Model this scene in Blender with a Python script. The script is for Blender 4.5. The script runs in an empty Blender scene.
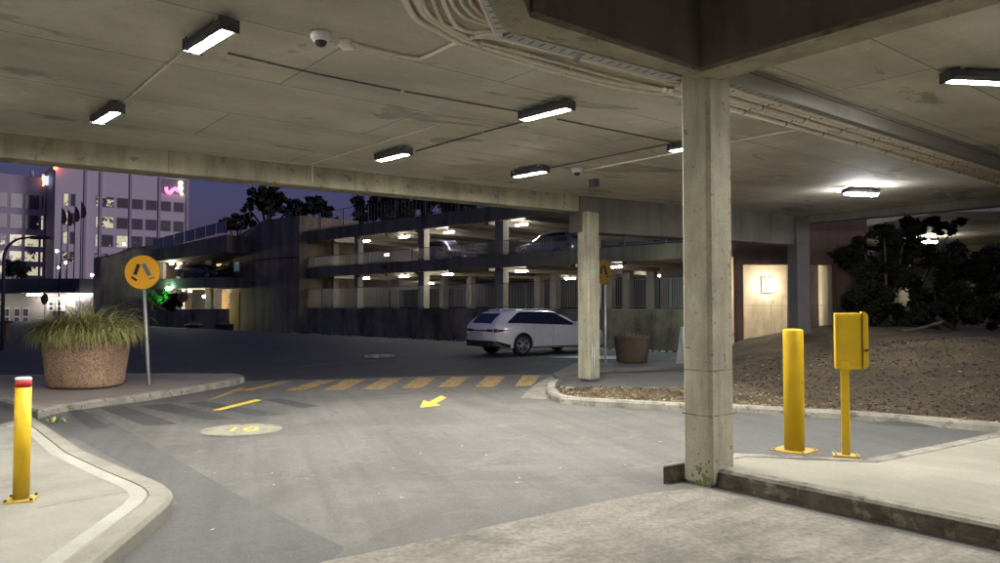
import bpy, bmesh, math, random
from mathutils import Vector, Matrix
random.seed(7)
PI = math.pi
R = math.radians
sc = bpy.context.scene
col = sc.collection
EYE, FPX, UH, VC = 1.6, 745.0, 500.0, 281.5
PIT = math.atan(24.5 / FPX)

# ---------------------------------------------------------------- survey helpers (photo pixel -> point on a known plane)
def ray(u, v):
    dx = (u - UH) / FPX; dy = (VC - v) / FPX
    return Vector((dx, math.cos(PIT) - dy * math.sin(PIT), math.sin(PIT) + dy * math.cos(PIT)))
def at(u, v, z=0.0):
    d = ray(u, v); k = (z - EYE) / d.z
    return Vector((d.x * k, d.y * k, z))
def atY(u, v, Y):
    d = ray(u, v); k = Y / d.y
    return Vector((d.x * k, Y, EYE + d.z * k))
def xline(u, A, B):
    """point of the vertical plane through A,B (xy) seen in picture column u"""
    s = (u - UH) / FPX / math.cos(PIT)
    # X = s*Y ; A + t(B-A)
    ax, ay, bx, by = A[0], A[1], B[0], B[1]
    t = (s * ay - ax) / ((bx - ax) - s * (by - ay))
    return Vector((ax + t * (bx - ax), ay + t * (by - ay), 0))
def zat(v, Y):
    return EYE + ray(500, v).z / ray(500, v).y * Y
AZ = R(38.6)
cA, sA = math.cos(AZ), math.sin(AZ)
def P(p, q, z=0.0):
    return Vector((p * cA - q * sA, p * sA + q * cA, z))
def lerp(a, b, t): return a + (b - a) * t
def sstep(t):
    t = max(0.0, min(1.0, t)); return t * t * (3 - 2 * t)

# ---------------------------------------------------------------- materials
def newmat(name):
    m = bpy.data.materials.new(name); m.use_nodes = True
    nt = m.node_tree
    return m, nt, nt.nodes['Principled BSDF']
def N(nt, t, **kw):
    n = nt.nodes.new(t)
    for k, v in kw.items(): setattr(n, k, v)
    return n
def coords(nt, scale=(1, 1, 1), rotz=0.0, rotx=0.0):
    g = N(nt, 'ShaderNodeNewGeometry'); mp = N(nt, 'ShaderNodeMapping')
    mp.vector_type = 'TEXTURE'
    mp.inputs['Rotation'].default_value = (rotx, 0, rotz)
    mp.inputs['Scale'].default_value = tuple(1.0 / s for s in scale)
    nt.links.new(g.outputs['Position'], mp.inputs['Vector'])
    return mp.outputs['Vector']
def noise(nt, vec, scale, detail=5, rough=0.6, dist=0.0):
    n = N(nt, 'ShaderNodeTexNoise'); n.inputs['Scale'].default_value = scale
    n.inputs['Detail'].default_value = detail; n.inputs['Roughness'].default_value = rough
    n.inputs['Distortion'].default_value = dist
    nt.links.new(vec, n.inputs['Vector']); return n.outputs['Fac']
def ramp(nt, fac, stops):
    r = N(nt, 'ShaderNodeValToRGB'); e = r.color_ramp.elements
    while len(e) < len(stops): e.new(0.5)
    for el, (p, c) in zip(e, stops):
        el.position = p; el.color = (c, c, c, 1) if isinstance(c, (int, float)) else (*c, 1)
    nt.links.new(fac, r.inputs['Fac']); return r.outputs['Color']
def mix(nt, a, b, fac=1.0, mode='MULTIPLY'):
    m = N(nt, 'ShaderNodeMix', data_type='RGBA', blend_type=mode)
    for s, val in ((m.inputs[0], fac), (m.inputs[6], a), (m.inputs[7], b)):
        if hasattr(val, 'is_linked') or hasattr(val, 'links'): nt.links.new(val, s)
        elif isinstance(val, (int, float)): s.default_value = val
        else: s.default_value = (*val, 1)
    return m.outputs[2]
def bump(nt, bs, h, strength=0.3, dist=0.02):
    b = N(nt, 'ShaderNodeBump'); b.inputs['Strength'].default_value = strength
    b.inputs['Distance'].default_value = dist
    nt.links.new(h, b.inputs['Height']); nt.links.new(b.outputs['Normal'], bs.inputs['Normal'])
def surface(name, base, big=(0.75, 1.2), bigscale=0.6, fine=(0.85, 1.1), finescale=60, rough=0.85, streak=None,
            stain=None, seams=None, bumps=0.25, tint=None, rotz=0.0, spots=None):
    m, nt, bs = newmat(name)
    v = coords(nt)
    c = ramp(nt, noise(nt, v, bigscale, 6, 0.62, 0.4), [(0.3, big[0]), (0.7, big[1])])
    c = mix(nt, c, base)
    f = noise(nt, v, finescale, 4, 0.7)
    c = mix(nt, c, ramp(nt, f, [(0.3, fine[0]), (0.7, fine[1])]))
    if tint:
        t = ramp(nt, noise(nt, v, bigscale * 2.3, 4), [(0.42, 0.0), (0.62, 1.0)])
        c = mix(nt, c, mix(nt, c, tint), t, 'MIX')
    if streak:
        sv = coords(nt, streak[0], rotz)
        s = noise(nt, sv, 1.0, 5, 0.65)
        c = mix(nt, c, ramp(nt, s, [(0.36, streak[1]), (0.56, 1.0)]))
    if stain:
        s = noise(nt, coords(nt, stain[0], rotz), 1.0, 7, 0.6, 0.8)
        c = mix(nt, c, ramp(nt, s, [(stain[1], 1.0), (stain[1] + 0.035, stain[2])]))
    if spots:
        s = noise(nt, v, spots[0], 3, 0.5)
        c = mix(nt, c, ramp(nt, s, [(spots[1], 1.0), (spots[1] + 0.03, spots[2])]))
    hgt = f
    if seams:
        (w, h, rz, dark, vert) = seams
        g = N(nt, 'ShaderNodeNewGeometry'); mp = N(nt, 'ShaderNodeVectorRotate', rotation_type='Z_AXIS')
        mp.inputs['Angle'].default_value = -rz
        nt.links.new(g.outputs['Position'], mp.inputs['Vector'])
        vec = mp.outputs['Vector']
        if vert:
            sp = N(nt, 'ShaderNodeSeparateXYZ'); nt.links.new(vec, sp.inputs[0])
            cb = N(nt, 'ShaderNodeCombineXYZ'); nt.links.new(sp.outputs[0], cb.inputs[0]); nt.links.new(sp.outputs[2], cb.inputs[1])
            vec = cb.outputs[0]
        b = N(nt, 'ShaderNodeTexBrick', offset=0.37, offset_frequency=2)
        b.inputs['Scale'].default_value = 1.0; b.inputs['Brick Width'].default_value = w; b.inputs['Row Height'].default_value = h
        b.inputs['Mortar Size'].default_value = 0.010; b.inputs['Mortar Smooth'].default_value = 0.5
        b.inputs['Color1'].default_value = (0.93, 0.93, 0.93, 1); b.inputs['Color2'].default_value = (1.05, 1.05, 1.05, 1)
        b.inputs['Mortar'].default_value = (dark, dark, dark, 1)
        nt.links.new(vec, b.inputs['Vector'])
        c = mix(nt, c, b.outputs['Color'])
    nt.links.new(c, bs.inputs['Base Color'])
    rr = N(nt, 'ShaderNodeMapRange'); rr.inputs[3].default_value = rough - 0.12; rr.inputs[4].default_value = min(1, rough + 0.1)
    nt.links.new(noise(nt, v, bigscale * 3, 4), rr.inputs[0]); nt.links.new(rr.outputs[0], bs.inputs['Roughness'])
    if bumps: bump(nt, bs, hgt, bumps)
    return m
def plain(name, colr, rough=0.5, metal=0.0, var=0.12, scale=8.0, coat=0.0, bumps=0.0):
    m, nt, bs = newmat(name)
    tc = N(nt, 'ShaderNodeTexCoord')
    f = noise(nt, tc.outputs['Object'], scale, 5)
    c = mix(nt, ramp(nt, f, [(0.3, 1 - var), (0.7, 1 + var * 0.5)]), colr)
    nt.links.new(c, bs.inputs['Base Color'])
    rr = N(nt, 'ShaderNodeMapRange'); rr.inputs[3].default_value = max(0.02, rough - 0.08); rr.inputs[4].default_value = min(1, rough + 0.1)
    nt.links.new(f, rr.inputs[0]); nt.links.new(rr.outputs[0], bs.inputs['Roughness'])
    bs.inputs['Metallic'].default_value = metal
    if coat: bs.inputs['Coat Weight'].default_value = coat; bs.inputs['Coat Roughness'].default_value = 0.05
    if bumps: bump(nt, bs, noise(nt, tc.outputs['Object'], 120, 3), bumps, 0.004)
    return m
def emit(name, colr, strength, base=(0.8, 0.8, 0.8)):
    m, nt, bs = newmat(name)
    bs.inputs['Base Color'].default_value = (*base, 1)
    bs.inputs['Emission Color'].default_value = (*colr, 1); bs.inputs['Emission Strength'].default_value = strength
    return m
def scuffed(name, colr):
    m, nt, bs = newmat(name)
    tc = N(nt, 'ShaderNodeTexCoord'); o = tc.outputs['Object']
    c = mix(nt, ramp(nt, noise(nt, o, 4, 5), [(0.3, 0.86), (0.7, 1.06)]), colr)
    c = mix(nt, c, (0.10, 0.08, 0.05), ramp(nt, noise(nt, o, 38, 6, 0.75), [(0.67, 0.0), (0.71, 0.8)]), 'MIX')
    mp = N(nt, 'ShaderNodeMapping'); mp.inputs['Scale'].default_value = (30, 30, 4); nt.links.new(o, mp.inputs['Vector'])
    c = mix(nt, c, (0.25, 0.2, 0.1), ramp(nt, noise(nt, mp.outputs['Vector'], 1.0, 6, 0.7), [(0.64, 0.0), (0.72, 0.5)]), 'MIX')
    sp = N(nt, 'ShaderNodeSeparateXYZ'); nt.links.new(o, sp.inputs[0])
    mr = N(nt, 'ShaderNodeMapRange'); mr.inputs[1].default_value = 0.0; mr.inputs[2].default_value = 0.22; mr.inputs[3].default_value = 0.75; mr.inputs[4].default_value = 0.0
    nt.links.new(sp.outputs[2], mr.inputs[0])
    mm = N(nt, 'ShaderNodeMath', operation='MULTIPLY'); nt.links.new(mr.outputs[0], mm.inputs[0])
    gf = ramp(nt, noise(nt, o, 16, 5), [(0.35, 0.2), (0.65, 1.0)]); nt.links.new(gf, mm.inputs[1])
    c = mix(nt, c, (0.30, 0.24, 0.10), mm.outputs[0], 'MIX')
    nt.links.new(c, bs.inputs['Base Color']); bs.inputs['Roughness'].default_value = 0.5
    bump(nt, bs, noise(nt, o, 60, 4), 0.12, 0.004)
    return m
def worn_paint(name, colr, under, amount=0.5, scale=9):
    m, nt, bs = newmat(name)
    v = coords(nt)
    a = ramp(nt, noise(nt, v, scale, 8, 0.75), [(amount - 0.06, 1.0), (amount + 0.06, 0.0)])
    c = mix(nt, under, colr, a, 'MIX')
    c = mix(nt, c, ramp(nt, noise(nt, v, 70, 3), [(0.3, 0.8), (0.7, 1.1)]))
    nt.links.new(c, bs.inputs['Base Color']); bs.inputs['Roughness'].default_value = 0.8
    return m

M = {}
M['ceiling'] = surface('ceiling_concrete', (0.56, 0.53, 0.425), (0.72, 1.16), 0.5, (0.9, 1.06), 35, 0.8,
                       streak=((0.4, 1.6, 1), 0.84), stain=((0.55, 1.25, 1), 0.60, 0.62), seams=(4.8, 1.5, AZ, 0.38, False), bumps=0.4, rotz=AZ, spots=(2.6, 0.675, 1.15))
M['beam'] = surface('beam_concrete', (0.37, 0.335, 0.24), (0.7, 1.15), 1.1, (0.88, 1.08), 40, 0.85,
                    streak=((3.5, 3.5, 0.5), 0.7), seams=(3.0, 30.0, R(33), 0.5, True), bumps=0.25, spots=(7, 0.64, 0.6))
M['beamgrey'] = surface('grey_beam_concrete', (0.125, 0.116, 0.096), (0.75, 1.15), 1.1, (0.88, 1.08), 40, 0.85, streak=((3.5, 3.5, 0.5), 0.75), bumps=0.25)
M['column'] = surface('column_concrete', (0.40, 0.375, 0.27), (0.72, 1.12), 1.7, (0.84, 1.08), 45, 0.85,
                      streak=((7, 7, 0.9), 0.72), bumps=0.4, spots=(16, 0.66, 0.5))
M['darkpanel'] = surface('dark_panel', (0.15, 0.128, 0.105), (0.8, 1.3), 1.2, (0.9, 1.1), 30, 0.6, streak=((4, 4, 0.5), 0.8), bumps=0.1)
M['greenstain'] = surface('mossy_concrete', (0.15, 0.17, 0.08), (0.6, 1.2), 12, (0.8, 1.1), 70, 0.9)
def asphalt(name, base, light, hi, seed=0.0, scale=0.35, lo_f=0.45, hi_f=0.6):
    m, nt, bs = newmat(name)
    v = coords(nt)
    mp = N(nt, 'ShaderNodeMapping'); mp.inputs['Location'].default_value = (seed, seed * 0.7, 0); nt.links.new(v, mp.inputs['Vector']); v = mp.outputs['Vector']
    a = noise(nt, v, scale, 8, 0.6, 1.2)
    c = mix(nt, base, light, ramp(nt, a, [(lo_f, 0.0), (hi_f, 1.0)]), 'MIX')
    # pale scuffed drifts with ragged edges
    b = noise(nt, coords(nt, (0.8, 1.4, 1), AZ), 1.9, 10, 0.68, 0.9)
    c = mix(nt, c, hi, ramp(nt, b, [(0.53, 0.0), (0.62, 0.36)]), 'MIX')
    g = noise(nt, v, 75, 4, 0.85)
    c = mix(nt, c, ramp(nt, g, [(0.32, 0.6), (0.68, 1.38)]))
    g2 = noise(nt, v, 18, 5, 0.7)
    c = mix(nt, c, ramp(nt, g2, [(0.3, 0.88), (0.7, 1.08)]))
    oil = noise(nt, v, 1.9, 3, 0.5, 0.3)
    c = mix(nt, c, ramp(nt, oil, [(0.66, 1.0), (0.72, 0.74)]))
    ty = noise(nt, coords(nt, (4.5, 0.22, 1), AZ - 0.35), 1.0, 4, 0.6)
    c = mix(nt, c, ramp(nt, ty, [(0.36, 0.86), (0.6, 1.05)]))
    vo = N(nt, 'ShaderNodeTexVoronoi', feature='DISTANCE_TO_EDGE'); vo.inputs['Scale'].default_value = 0.42
    nz = N(nt, 'ShaderNodeTexNoise'); nz.inputs['Scale'].default_value = 1.5; nz.inputs['Detail'].default_value = 6; nt.links.new(v, nz.inputs['Vector'])
    vv = mix(nt, v, nz.outputs['Color'], 0.35, 'LINEAR_LIGHT'); nt.links.new(vv, vo.inputs['Vector'])
    cr = ramp(nt, vo.outputs['Distance'], [(0.0, 0.62), (0.006, 1.0)])
    keep = ramp(nt, noise(nt, v, 0.5, 2), [(0.5, 0.0), (0.6, 1.0)])
    c = mix(nt, c, mix(nt, c, cr), keep, 'MIX')
    nt.links.new(c, bs.inputs['Base Color'])
    rr = N(nt, 'ShaderNodeMapRange'); rr.inputs[3].default_value = 0.55; rr.inputs[4].default_value = 0.95
    nt.links.new(b, rr.inputs[0]); nt.links.new(rr.outputs[0], bs.inputs['Roughness'])
    bump(nt, bs, g, 0.35, 0.012)
    return m
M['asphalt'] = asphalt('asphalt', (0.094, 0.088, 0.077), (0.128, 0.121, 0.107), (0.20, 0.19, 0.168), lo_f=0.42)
M['asphalt_dim'] = asphalt('dimmed_lot_asphalt', (0.024, 0.022, 0.020), (0.032, 0.030, 0.027), (0.045, 0.042, 0.038), 7.0)  # lot asphalt coloured darker to stand in for the dark beyond the lamps
M['asphalt_new'] = asphalt('newer_asphalt', (0.080, 0.078, 0.073), (0.094, 0.092, 0.086), (0.112, 0.109, 0.102), 4.0)
M['asphalt_black'] = asphalt('blacked_out_paint', (0.050, 0.048, 0.048), (0.062, 0.060, 0.058), (0.085, 0.082, 0.078), 2.0)
M['apron'] = surface('worn_apron_concrete', (0.25, 0.228, 0.185), (0.7, 1.25), 1.6, (0.62, 1.25), 26, 0.85, streak=((1.2, 7, 1), 0.8), stain=((1.1, 1.1, 1), 0.6, 0.72), bumps=0.5, rotz=AZ)
M['pave'] = surface('pale_paving_concrete', (0.27, 0.255, 0.21), (0.78, 1.12), 0.9, (0.86, 1.08), 50, 0.8, streak=((0.9, 2.5, 1), 0.86), stain=((0.8, 0.8, 1), 0.62, 0.8), bumps=0.25, rotz=AZ)
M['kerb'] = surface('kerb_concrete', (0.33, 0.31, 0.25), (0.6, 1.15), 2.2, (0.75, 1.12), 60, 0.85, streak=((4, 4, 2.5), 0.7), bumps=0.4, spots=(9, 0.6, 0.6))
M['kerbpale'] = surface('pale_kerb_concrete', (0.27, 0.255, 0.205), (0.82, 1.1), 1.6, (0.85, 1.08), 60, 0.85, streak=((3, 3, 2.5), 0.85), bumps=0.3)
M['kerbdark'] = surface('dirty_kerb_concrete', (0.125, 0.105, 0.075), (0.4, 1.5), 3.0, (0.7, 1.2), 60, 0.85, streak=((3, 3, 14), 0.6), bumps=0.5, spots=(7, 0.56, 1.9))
M['darkwall'] = surface('garage_concrete', (0.33, 0.265, 0.18), (0.6, 1.2), 0.35, (0.85, 1.1), 12, 0.85, streak=((1.0, 1.0, 0.12), 0.55), seams=(3.6, 1.2, -R(44), 0.7, True), bumps=0.2)
M['darkwall2'] = surface('stained_wall_concrete', (0.38, 0.30, 0.20), (0.5, 1.25), 0.5, (0.85, 1.1), 10, 0.9, streak=((0.55, 0.55, 0.2), 0.35), seams=(4.2, 1.3, -R(44), 0.75, True), bumps=0.2)
M['deckunder'] = surface('deck_soffit', (0.30, 0.28, 0.24), (0.8, 1.1), 0.5, (0.9, 1.1), 10, 0.85)
M['darkinner'] = surface('shade_dark_inner_wall', (0.03, 0.028, 0.026), (0.6, 1.4), 0.3, (0.85, 1.1), 10, 0.9)  # near-black colour stands in for the shade deep inside the decks
M['brownwall'] = surface('brown_render', (0.16, 0.10, 0.07), (0.75, 1.2), 0.8, (0.9, 1.1), 30, 0.85, streak=((2, 2, 0.4), 0.75))
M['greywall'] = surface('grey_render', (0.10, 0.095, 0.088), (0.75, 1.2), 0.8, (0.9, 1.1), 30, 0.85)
M['roomwall'] = surface('lit_room_concrete', (0.56, 0.50, 0.41), (0.75, 1.12), 1.3, (0.9, 1.08), 30, 0.8, streak=((2.2, 2.2, 0.5), 0.7), seams=(1.9, 1.62, 0, 0.55, True), bumps=0.2, spots=(5, 0.68, 0.5))
M['mulch'] = surface('bark_mulch', (0.050, 0.038, 0.019), (0.45, 1.5), 1.1, (0.25, 1.9), 26, 0.95, tint=(1.5, 1.35, 1.0), bumps=1.0)
M['chip'] = plain('wood_chip', (0.19, 0.125, 0.065), 0.9, var=0.8, scale=2.3)
M['chipdark'] = plain('dark_litter_shade', (0.035, 0.026, 0.016), 0.9, var=0.6, scale=2.3)
M['yellow'] = scuffed('yellow_paint', (0.78, 0.51, 0.008))
M['yellowdeep'] = scuffed('yellow_panel', (0.68, 0.44, 0.006))
M['red'] = plain('red_band', (0.45, 0.02, 0.015), 0.4)
M['white'] = plain('white_plastic', (0.72, 0.72, 0.68), 0.4)
M['conduit'] = plain('pale_conduit', (0.90, 0.84, 0.70), 0.55, var=0.15)
M['conduitdark'] = plain('dark_conduit', (0.10, 0.085, 0.06), 0.6)
M['orange'] = plain('orange_conduit', (0.50, 0.13, 0.04), 0.5)
M['galv'] = plain('galvanised_steel', (0.55, 0.55, 0.53), 0.4, 0.35, 0.15)
M['tray'] = plain('grey_cable_tray', (0.30, 0.29, 0.26), 0.5, 0.3)
M['black'] = plain('black_plastic', (0.018, 0.018, 0.02), 0.35)
M['fix'] = plain('lamp_housing', (0.065, 0.062, 0.075), 0.45)
M['led'] = emit('led_diffuser', (1.0, 0.975, 0.93), 960)
M['led_wide'] = emit('led_wide', (0.96, 0.96, 1.0), 420)
M['led_far'] = emit('led_far', (1.0, 0.90, 0.78), 185)
M['led_room'] = emit('bulkhead_glow', (1.0, 0.88, 0.66), 110)
M['led_street'] = emit('street_glow', (1.0, 0.95, 0.87), 60)
M['led_dim'] = emit('window_glow', (1.0, 0.80, 0.50), 0.9)
M['led_green'] = emit('green_glow', (0.45, 1.0, 0.7), 90)
M['sign_yellow'] = plain('sign_yellow', (0.90, 0.43, 0.012), 0.42, var=0.05)
M['sign_dull'] = plain('dim_lit_sign', (0.50, 0.30, 0.04), 0.5, var=0.05)  # sign yellow darkened, the weak light behind the pillar is in the colour
M['sign_grey'] = plain('sign_grey', (0.16, 0.16, 0.18), 0.35)
M['line_yellow'] = worn_paint('worn_yellow_paint', (0.42, 0.27, 0.08), (0.10, 0.09, 0.085), 0.54, 7)
M['line_bright'] = worn_paint('bright_yellow_paint', (0.72, 0.55, 0.06), (0.14, 0.13, 0.11), 0.6, 7)
M['disc'] = worn_paint('faded_disc_paint', (0.27, 0.255, 0.19), (0.14, 0.135, 0.115), 0.56, 6)
def aggregate():
    m, nt, bs = newmat('exposed_aggregate')
    tc = N(nt, 'ShaderNodeTexCoord')
    vo = N(nt, 'ShaderNodeTexVoronoi'); vo.inputs['Scale'].default_value = 42; nt.links.new(tc.outputs['Object'], vo.inputs['Vector'])
    hs = N(nt, 'ShaderNodeHueSaturation'); hs.inputs['Saturation'].default_value = 0.25; hs.inputs['Value'].default_value = 1.0
    nt.links.new(vo.outputs['Color'], hs.inputs['Color'])
    c = mix(nt, (0.30, 0.185, 0.105), mix(nt, (0.46, 0.31, 0.20), hs.outputs['Color']), 0.75, 'MIX')
    c = mix(nt, c, ramp(nt, noise(nt, tc.outputs['Object'], 2.4, 5), [(0.35, 0.75), (0.65, 1.1)]))
    nt.links.new(c, bs.inputs['Base Color']); bs.inputs['Roughness'].default_value = 0.85
    bump(nt, bs, vo.outputs['Distance'], 0.7, 0.01)
    return m
M['aggregate'] = aggregate()
def leafmat(name, a, b, scale=3.0):
    m, nt, bs = newmat(name)
    tc = N(nt, 'ShaderNodeTexCoord')
    c = mix(nt, a, b, ramp(nt, noise(nt, tc.outputs['Object'], scale, 3), [(0.4, 0.0), (0.6, 1.0)]), 'MIX')
    nt.links.new(c, bs.inputs['Base Color']); bs.inputs['Roughness'].default_value = 0.8; bs.inputs['Specular IOR Level'].default_value = 0.15
    return m
M['grass'] = leafmat('strappy_leaf', (0.19, 0.24, 0.055), (0.44, 0.41, 0.17), 9)
M['grass_dry'] = leafmat('dry_blade', (0.40, 0.30, 0.15), (0.28, 0.24, 0.10), 9)
M['leaf'] = leafmat('dark_leaf', (0.012, 0.015, 0.008), (0.022, 0.024, 0.012), 2)
M['leaf_far'] = leafmat('far_leaf', (0.03, 0.038, 0.03), (0.05, 0.055, 0.045), 0.4)
M['leaf_green'] = leafmat('lit_green_leaf', (0.05, 0.22, 0.03), (0.08, 0.30, 0.04), 2)
M['bark'] = plain('bark', (0.09, 0.07, 0.05), 0.9, var=0.4)
M['soil'] = plain('potting_soil', (0.04, 0.03, 0.02), 0.95)
M['paint_white'] = plain('pearl_white_paint', (0.76, 0.73, 0.72), 0.28, 0.0, 0.02, coat=1.0)
M['paint_dark'] = plain('dark_blue_paint', (0.045, 0.047, 0.085), 0.3, 0.2, 0.02, coat=1.0)
M['paint_grey'] = plain('silver_grey_paint', (0.20, 0.20, 0.24), 0.3, 0.3, 0.02, coat=1.0)
M['glass'] = plain('dark_glass', (0.012, 0.013, 0.02), 0.07, 0.0, 0.0)
M['tyre'] = plain('tyre_rubber', (0.018, 0.018, 0.018), 0.75)
M['alloy'] = plain('alloy', (0.50, 0.50, 0.52), 0.28, 0.85)
M['chrome'] = plain('chrome', (0.8, 0.8, 0.8), 0.15, 1.0, 0.0)
M['lamp_red'] = plain('tail_lamp', (0.14, 0.01, 0.012), 0.15)
M['plate'] = plain('number_plate', (0.62, 0.62, 0.58), 0.5)
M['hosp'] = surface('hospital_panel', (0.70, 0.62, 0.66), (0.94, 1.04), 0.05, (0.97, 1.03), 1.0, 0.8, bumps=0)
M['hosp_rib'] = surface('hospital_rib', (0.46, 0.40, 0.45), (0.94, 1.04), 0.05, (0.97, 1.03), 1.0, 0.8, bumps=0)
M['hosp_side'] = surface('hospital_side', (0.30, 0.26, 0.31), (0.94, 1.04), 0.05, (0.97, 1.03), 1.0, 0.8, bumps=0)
def winmat(name, thr, strength, colr=(1.0, 0.84, 0.58), s=0.9):
    m, nt, bs = newmat(name)
    bs.inputs['Base Color'].default_value = (0.10, 0.085, 0.10, 1); bs.inputs['Roughness'].default_value = 0.25
    f = noise(nt, coords(nt, (s, s, s * 0.9)), 1.0, 3, 0.8)
    e = ramp(nt, f, [(thr, 0.0), (thr + 0.07, 1.0)])
    mm = N(nt, 'ShaderNodeMath', operation='MULTIPLY'); mm.inputs[1].default_value = strength
    nt.links.new(e, mm.inputs[0]); nt.links.new(mm.outputs[0], bs.inputs['Emission Strength'])
    bs.inputs['Emission Color'].default_value = (*colr, 1)
    return m
M['win_dark'] = winmat('window_mostly_dark', 0.66, 0.7)
M['win_half'] = winmat('window_partly_lit', 0.53, 0.6)
M['win_lit'] = winmat('window_lit', 0.40, 0.60, (1.0, 0.88, 0.62))
M['pole_dark'] = plain('dark_pole', (0.03, 0.03, 0.04), 0.5)
M['rail'] = plain('rail_steel', (0.22, 0.23, 0.235), 0.5, 0.3)
M['cream'] = surface('cream_render', (0.42, 0.37, 0.34), (0.9, 1.05), 0.5, (0.95, 1.05), 10, 0.8, bumps=0)
M['terra'] = surface('terracotta_tub', (0.10, 0.068, 0.048), (0.7, 1.2), 2, (0.85, 1.1), 40, 0.85)
M['neon_pink'] = emit('pink_neon', (1.0, 0.25, 0.55), 1.5)
M['neon_yellow'] = emit('pale_yellow_neon', (1.0, 0.85, 0.55), 1.4)
M['neon_white'] = emit('white_blue_neon', (0.6, 0.75, 1.0), 1.3)
M['neon_orange'] = emit('orange_neon', (1.0, 0.45, 0.25), 2.2)
M['neon_red'] = emit('red_beacon', (1.0, 0.10, 0.05), 9)
M['neon_blue'] = emit('blue_sign', (0.25, 0.6, 0.75), 0.10)
M['ylwcol'] = surface('yellow_painted_concrete', (0.26, 0.17, 0.05), (0.7, 1.1), 0.8, (0.9, 1.1), 20, 0.8)
M['cloth'] = plain('flag_cloth', (0.05, 0.03, 0.05), 0.9)

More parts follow.
